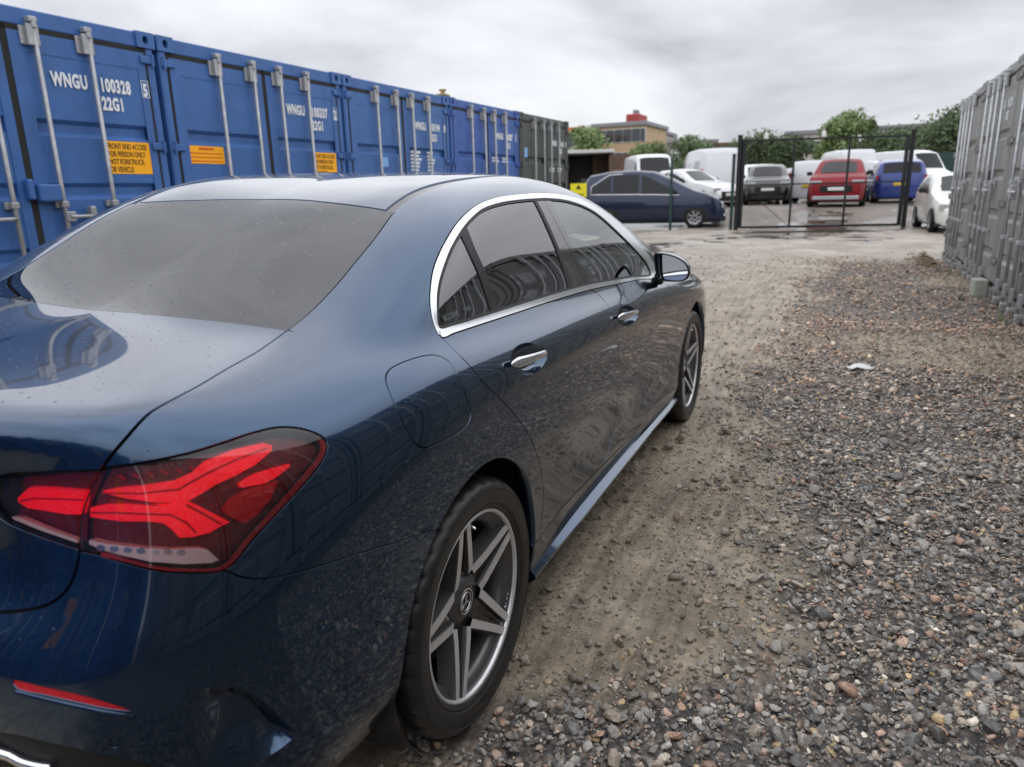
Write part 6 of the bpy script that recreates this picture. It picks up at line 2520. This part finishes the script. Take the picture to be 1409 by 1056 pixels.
TREES = [('light green tree beside the orange roofed house', 797, 62, 6.2, 4.4, 2, 'round'), ('slim light green tree left of the yellow brick block', 816, 66, 6.7, 2.7, 2, 'column'),
         ('small green tree before the corner of the yellow brick block', 880, 70, 5.0, 2.9, 2, 'round'), ('grey green bush before the pale brick wing', 902, 72, 5.3, 4.4, 1, 'round'),
         ('dense dark green tree right of the pale brick wing', 944, 66, 5.3, 4.6, 1, 'round'), ('green tree sloping down right of the dense dark tree', 968, 68, 4.9, 4.9, 1, 'round'),
         ('dark rounded tree just right of the left gate post', 1044, 68, 5.4, 4.8, 0, 'round'), ('dark tree above the roof of the black four by four', 1026, 72, 5.3, 4.0, 0, 'round'), ('dark green tree in front of the pale house', 1088, 70, 5.3, 4.2, 0, 'round'),
         ('tall light green poplar above the red four by four', 1160, 66, 6.9, 4.2, 2, 'round'), ('pointed green tree right of the tall poplar', 1190, 66, 6.3, 2.3, 1, 'column'), ('green tree left of the tall poplar', 1143, 68, 5.8, 3.0, 1, 'round'),
         ('dark hedge tree above the bright blue car', 1214, 64, 4.7, 4.8, 0, 'round'), ('dark hedge tree next to the right gate post', 1240, 66, 5.1, 4.9, 0, 'round'), ('dark hedge tree above the white van on the right', 1268, 62, 4.7, 4.8, 0, 'round'),
         ('large dark tree against the right hand containers', 1303, 58, 5.4, 5.7, 0, 'round'), ('dark tree hidden mostly by the right hand containers', 1345, 60, 6.2, 5.7, 0, 'round')]
for i, (lab, u, dist, hh, ww, kd, shp) in enumerate(TREES):
    tree(lab, u, dist, hh * .93, ww, kd, 300 + i, .05 if shp == 'round' else .1, shp)

# --- litter
lt_ = MB(); lt_.smooth = True
V, F = [], []
r = random.Random(3)
for j in range(5):
    for i in range(6):
        V.append((i * .036 - .09, j * .026 - .052, .012 + .014 * math.sin(i * 1.3 + j) * math.cos(j * 1.7) + .008 * r.random()))
for j in range(4):
    for i in range(5): F.append((j * 6 + i, j * 6 + i + 1, j * 6 + 7 + i, j * 6 + 6 + i))
lt_.add(V, F)
pp = lt_.build('paper_scrap', mat('white_paper', (.72, .72, .70, 1), .8), None)
so_ = pp.modifiers.new('thickness', 'SOLIDIFY'); so_.thickness = .002
pp.location = (1.81, 4.29, float(ground_z(1.81, 4.29)) + .012); pp.rotation_euler = (.05, 0, .5)
tag(pp, 'white scrap of paper lying on the gravel', 'litter')
M['dead_leaf'] = mat('dead_leaves', (.16, .10, .05, 1), .8, noise=(9, .8, (.30, .24, .15, 1)))
lv = MB(); r = random.Random(9)
for i in range(420):
    x = 3.02 - abs(r.gauss(0, .16)); y = 12.9 + r.gauss(0, .75)
    z = float(ground_z(x, y)) + r.uniform(.005, .05) * (1 if x > 2.8 else .5)
    s = r.uniform(.02, .05); a = r.uniform(0, 6.28); t = r.uniform(-.6, .6)
    R = Matrix.Translation((x, y, z)) @ Matrix.Rotation(a, 4, 'Z') @ Matrix.Rotation(t, 4, 'X')
    lv.add([(-s, 0, 0), (0, -s * .5, .004), (s, 0, 0), (0, s * .5, .006)], [(0, 1, 2, 3)], R)
o = lv.build('dead_leaves', M['dead_leaf'], None, fix=False); tag(o, 'heap of dead leaves at the far foot of the right hand containers', 'leaves', kind='stuff')
gr = MB(); r = random.Random(12)
for i in range(260):
    x = 3.10 - abs(r.gauss(0, .05)); y = r.uniform(4.4, 12.5)
    if math.sin(y * 3.1) + math.sin(y * 1.7 + 1) < .6: continue
    z = float(ground_z(x, y)); hh = r.uniform(.04, .12); a = r.uniform(0, 6.28); dx, dy = math.cos(a), math.sin(a)
    gr.add([(x - dy * .004, y + dx * .004, z), (x + dy * .004, y - dx * .004, z), (x + dx * hh * .4, y + dy * hh * .4, z + hh)], [(0, 1, 2)])
o = gr.build('grass_tufts', LEAF[2], None, fix=False); tag(o, 'thin tufts of grass along the foot of the right hand containers', 'grass', kind='stuff')
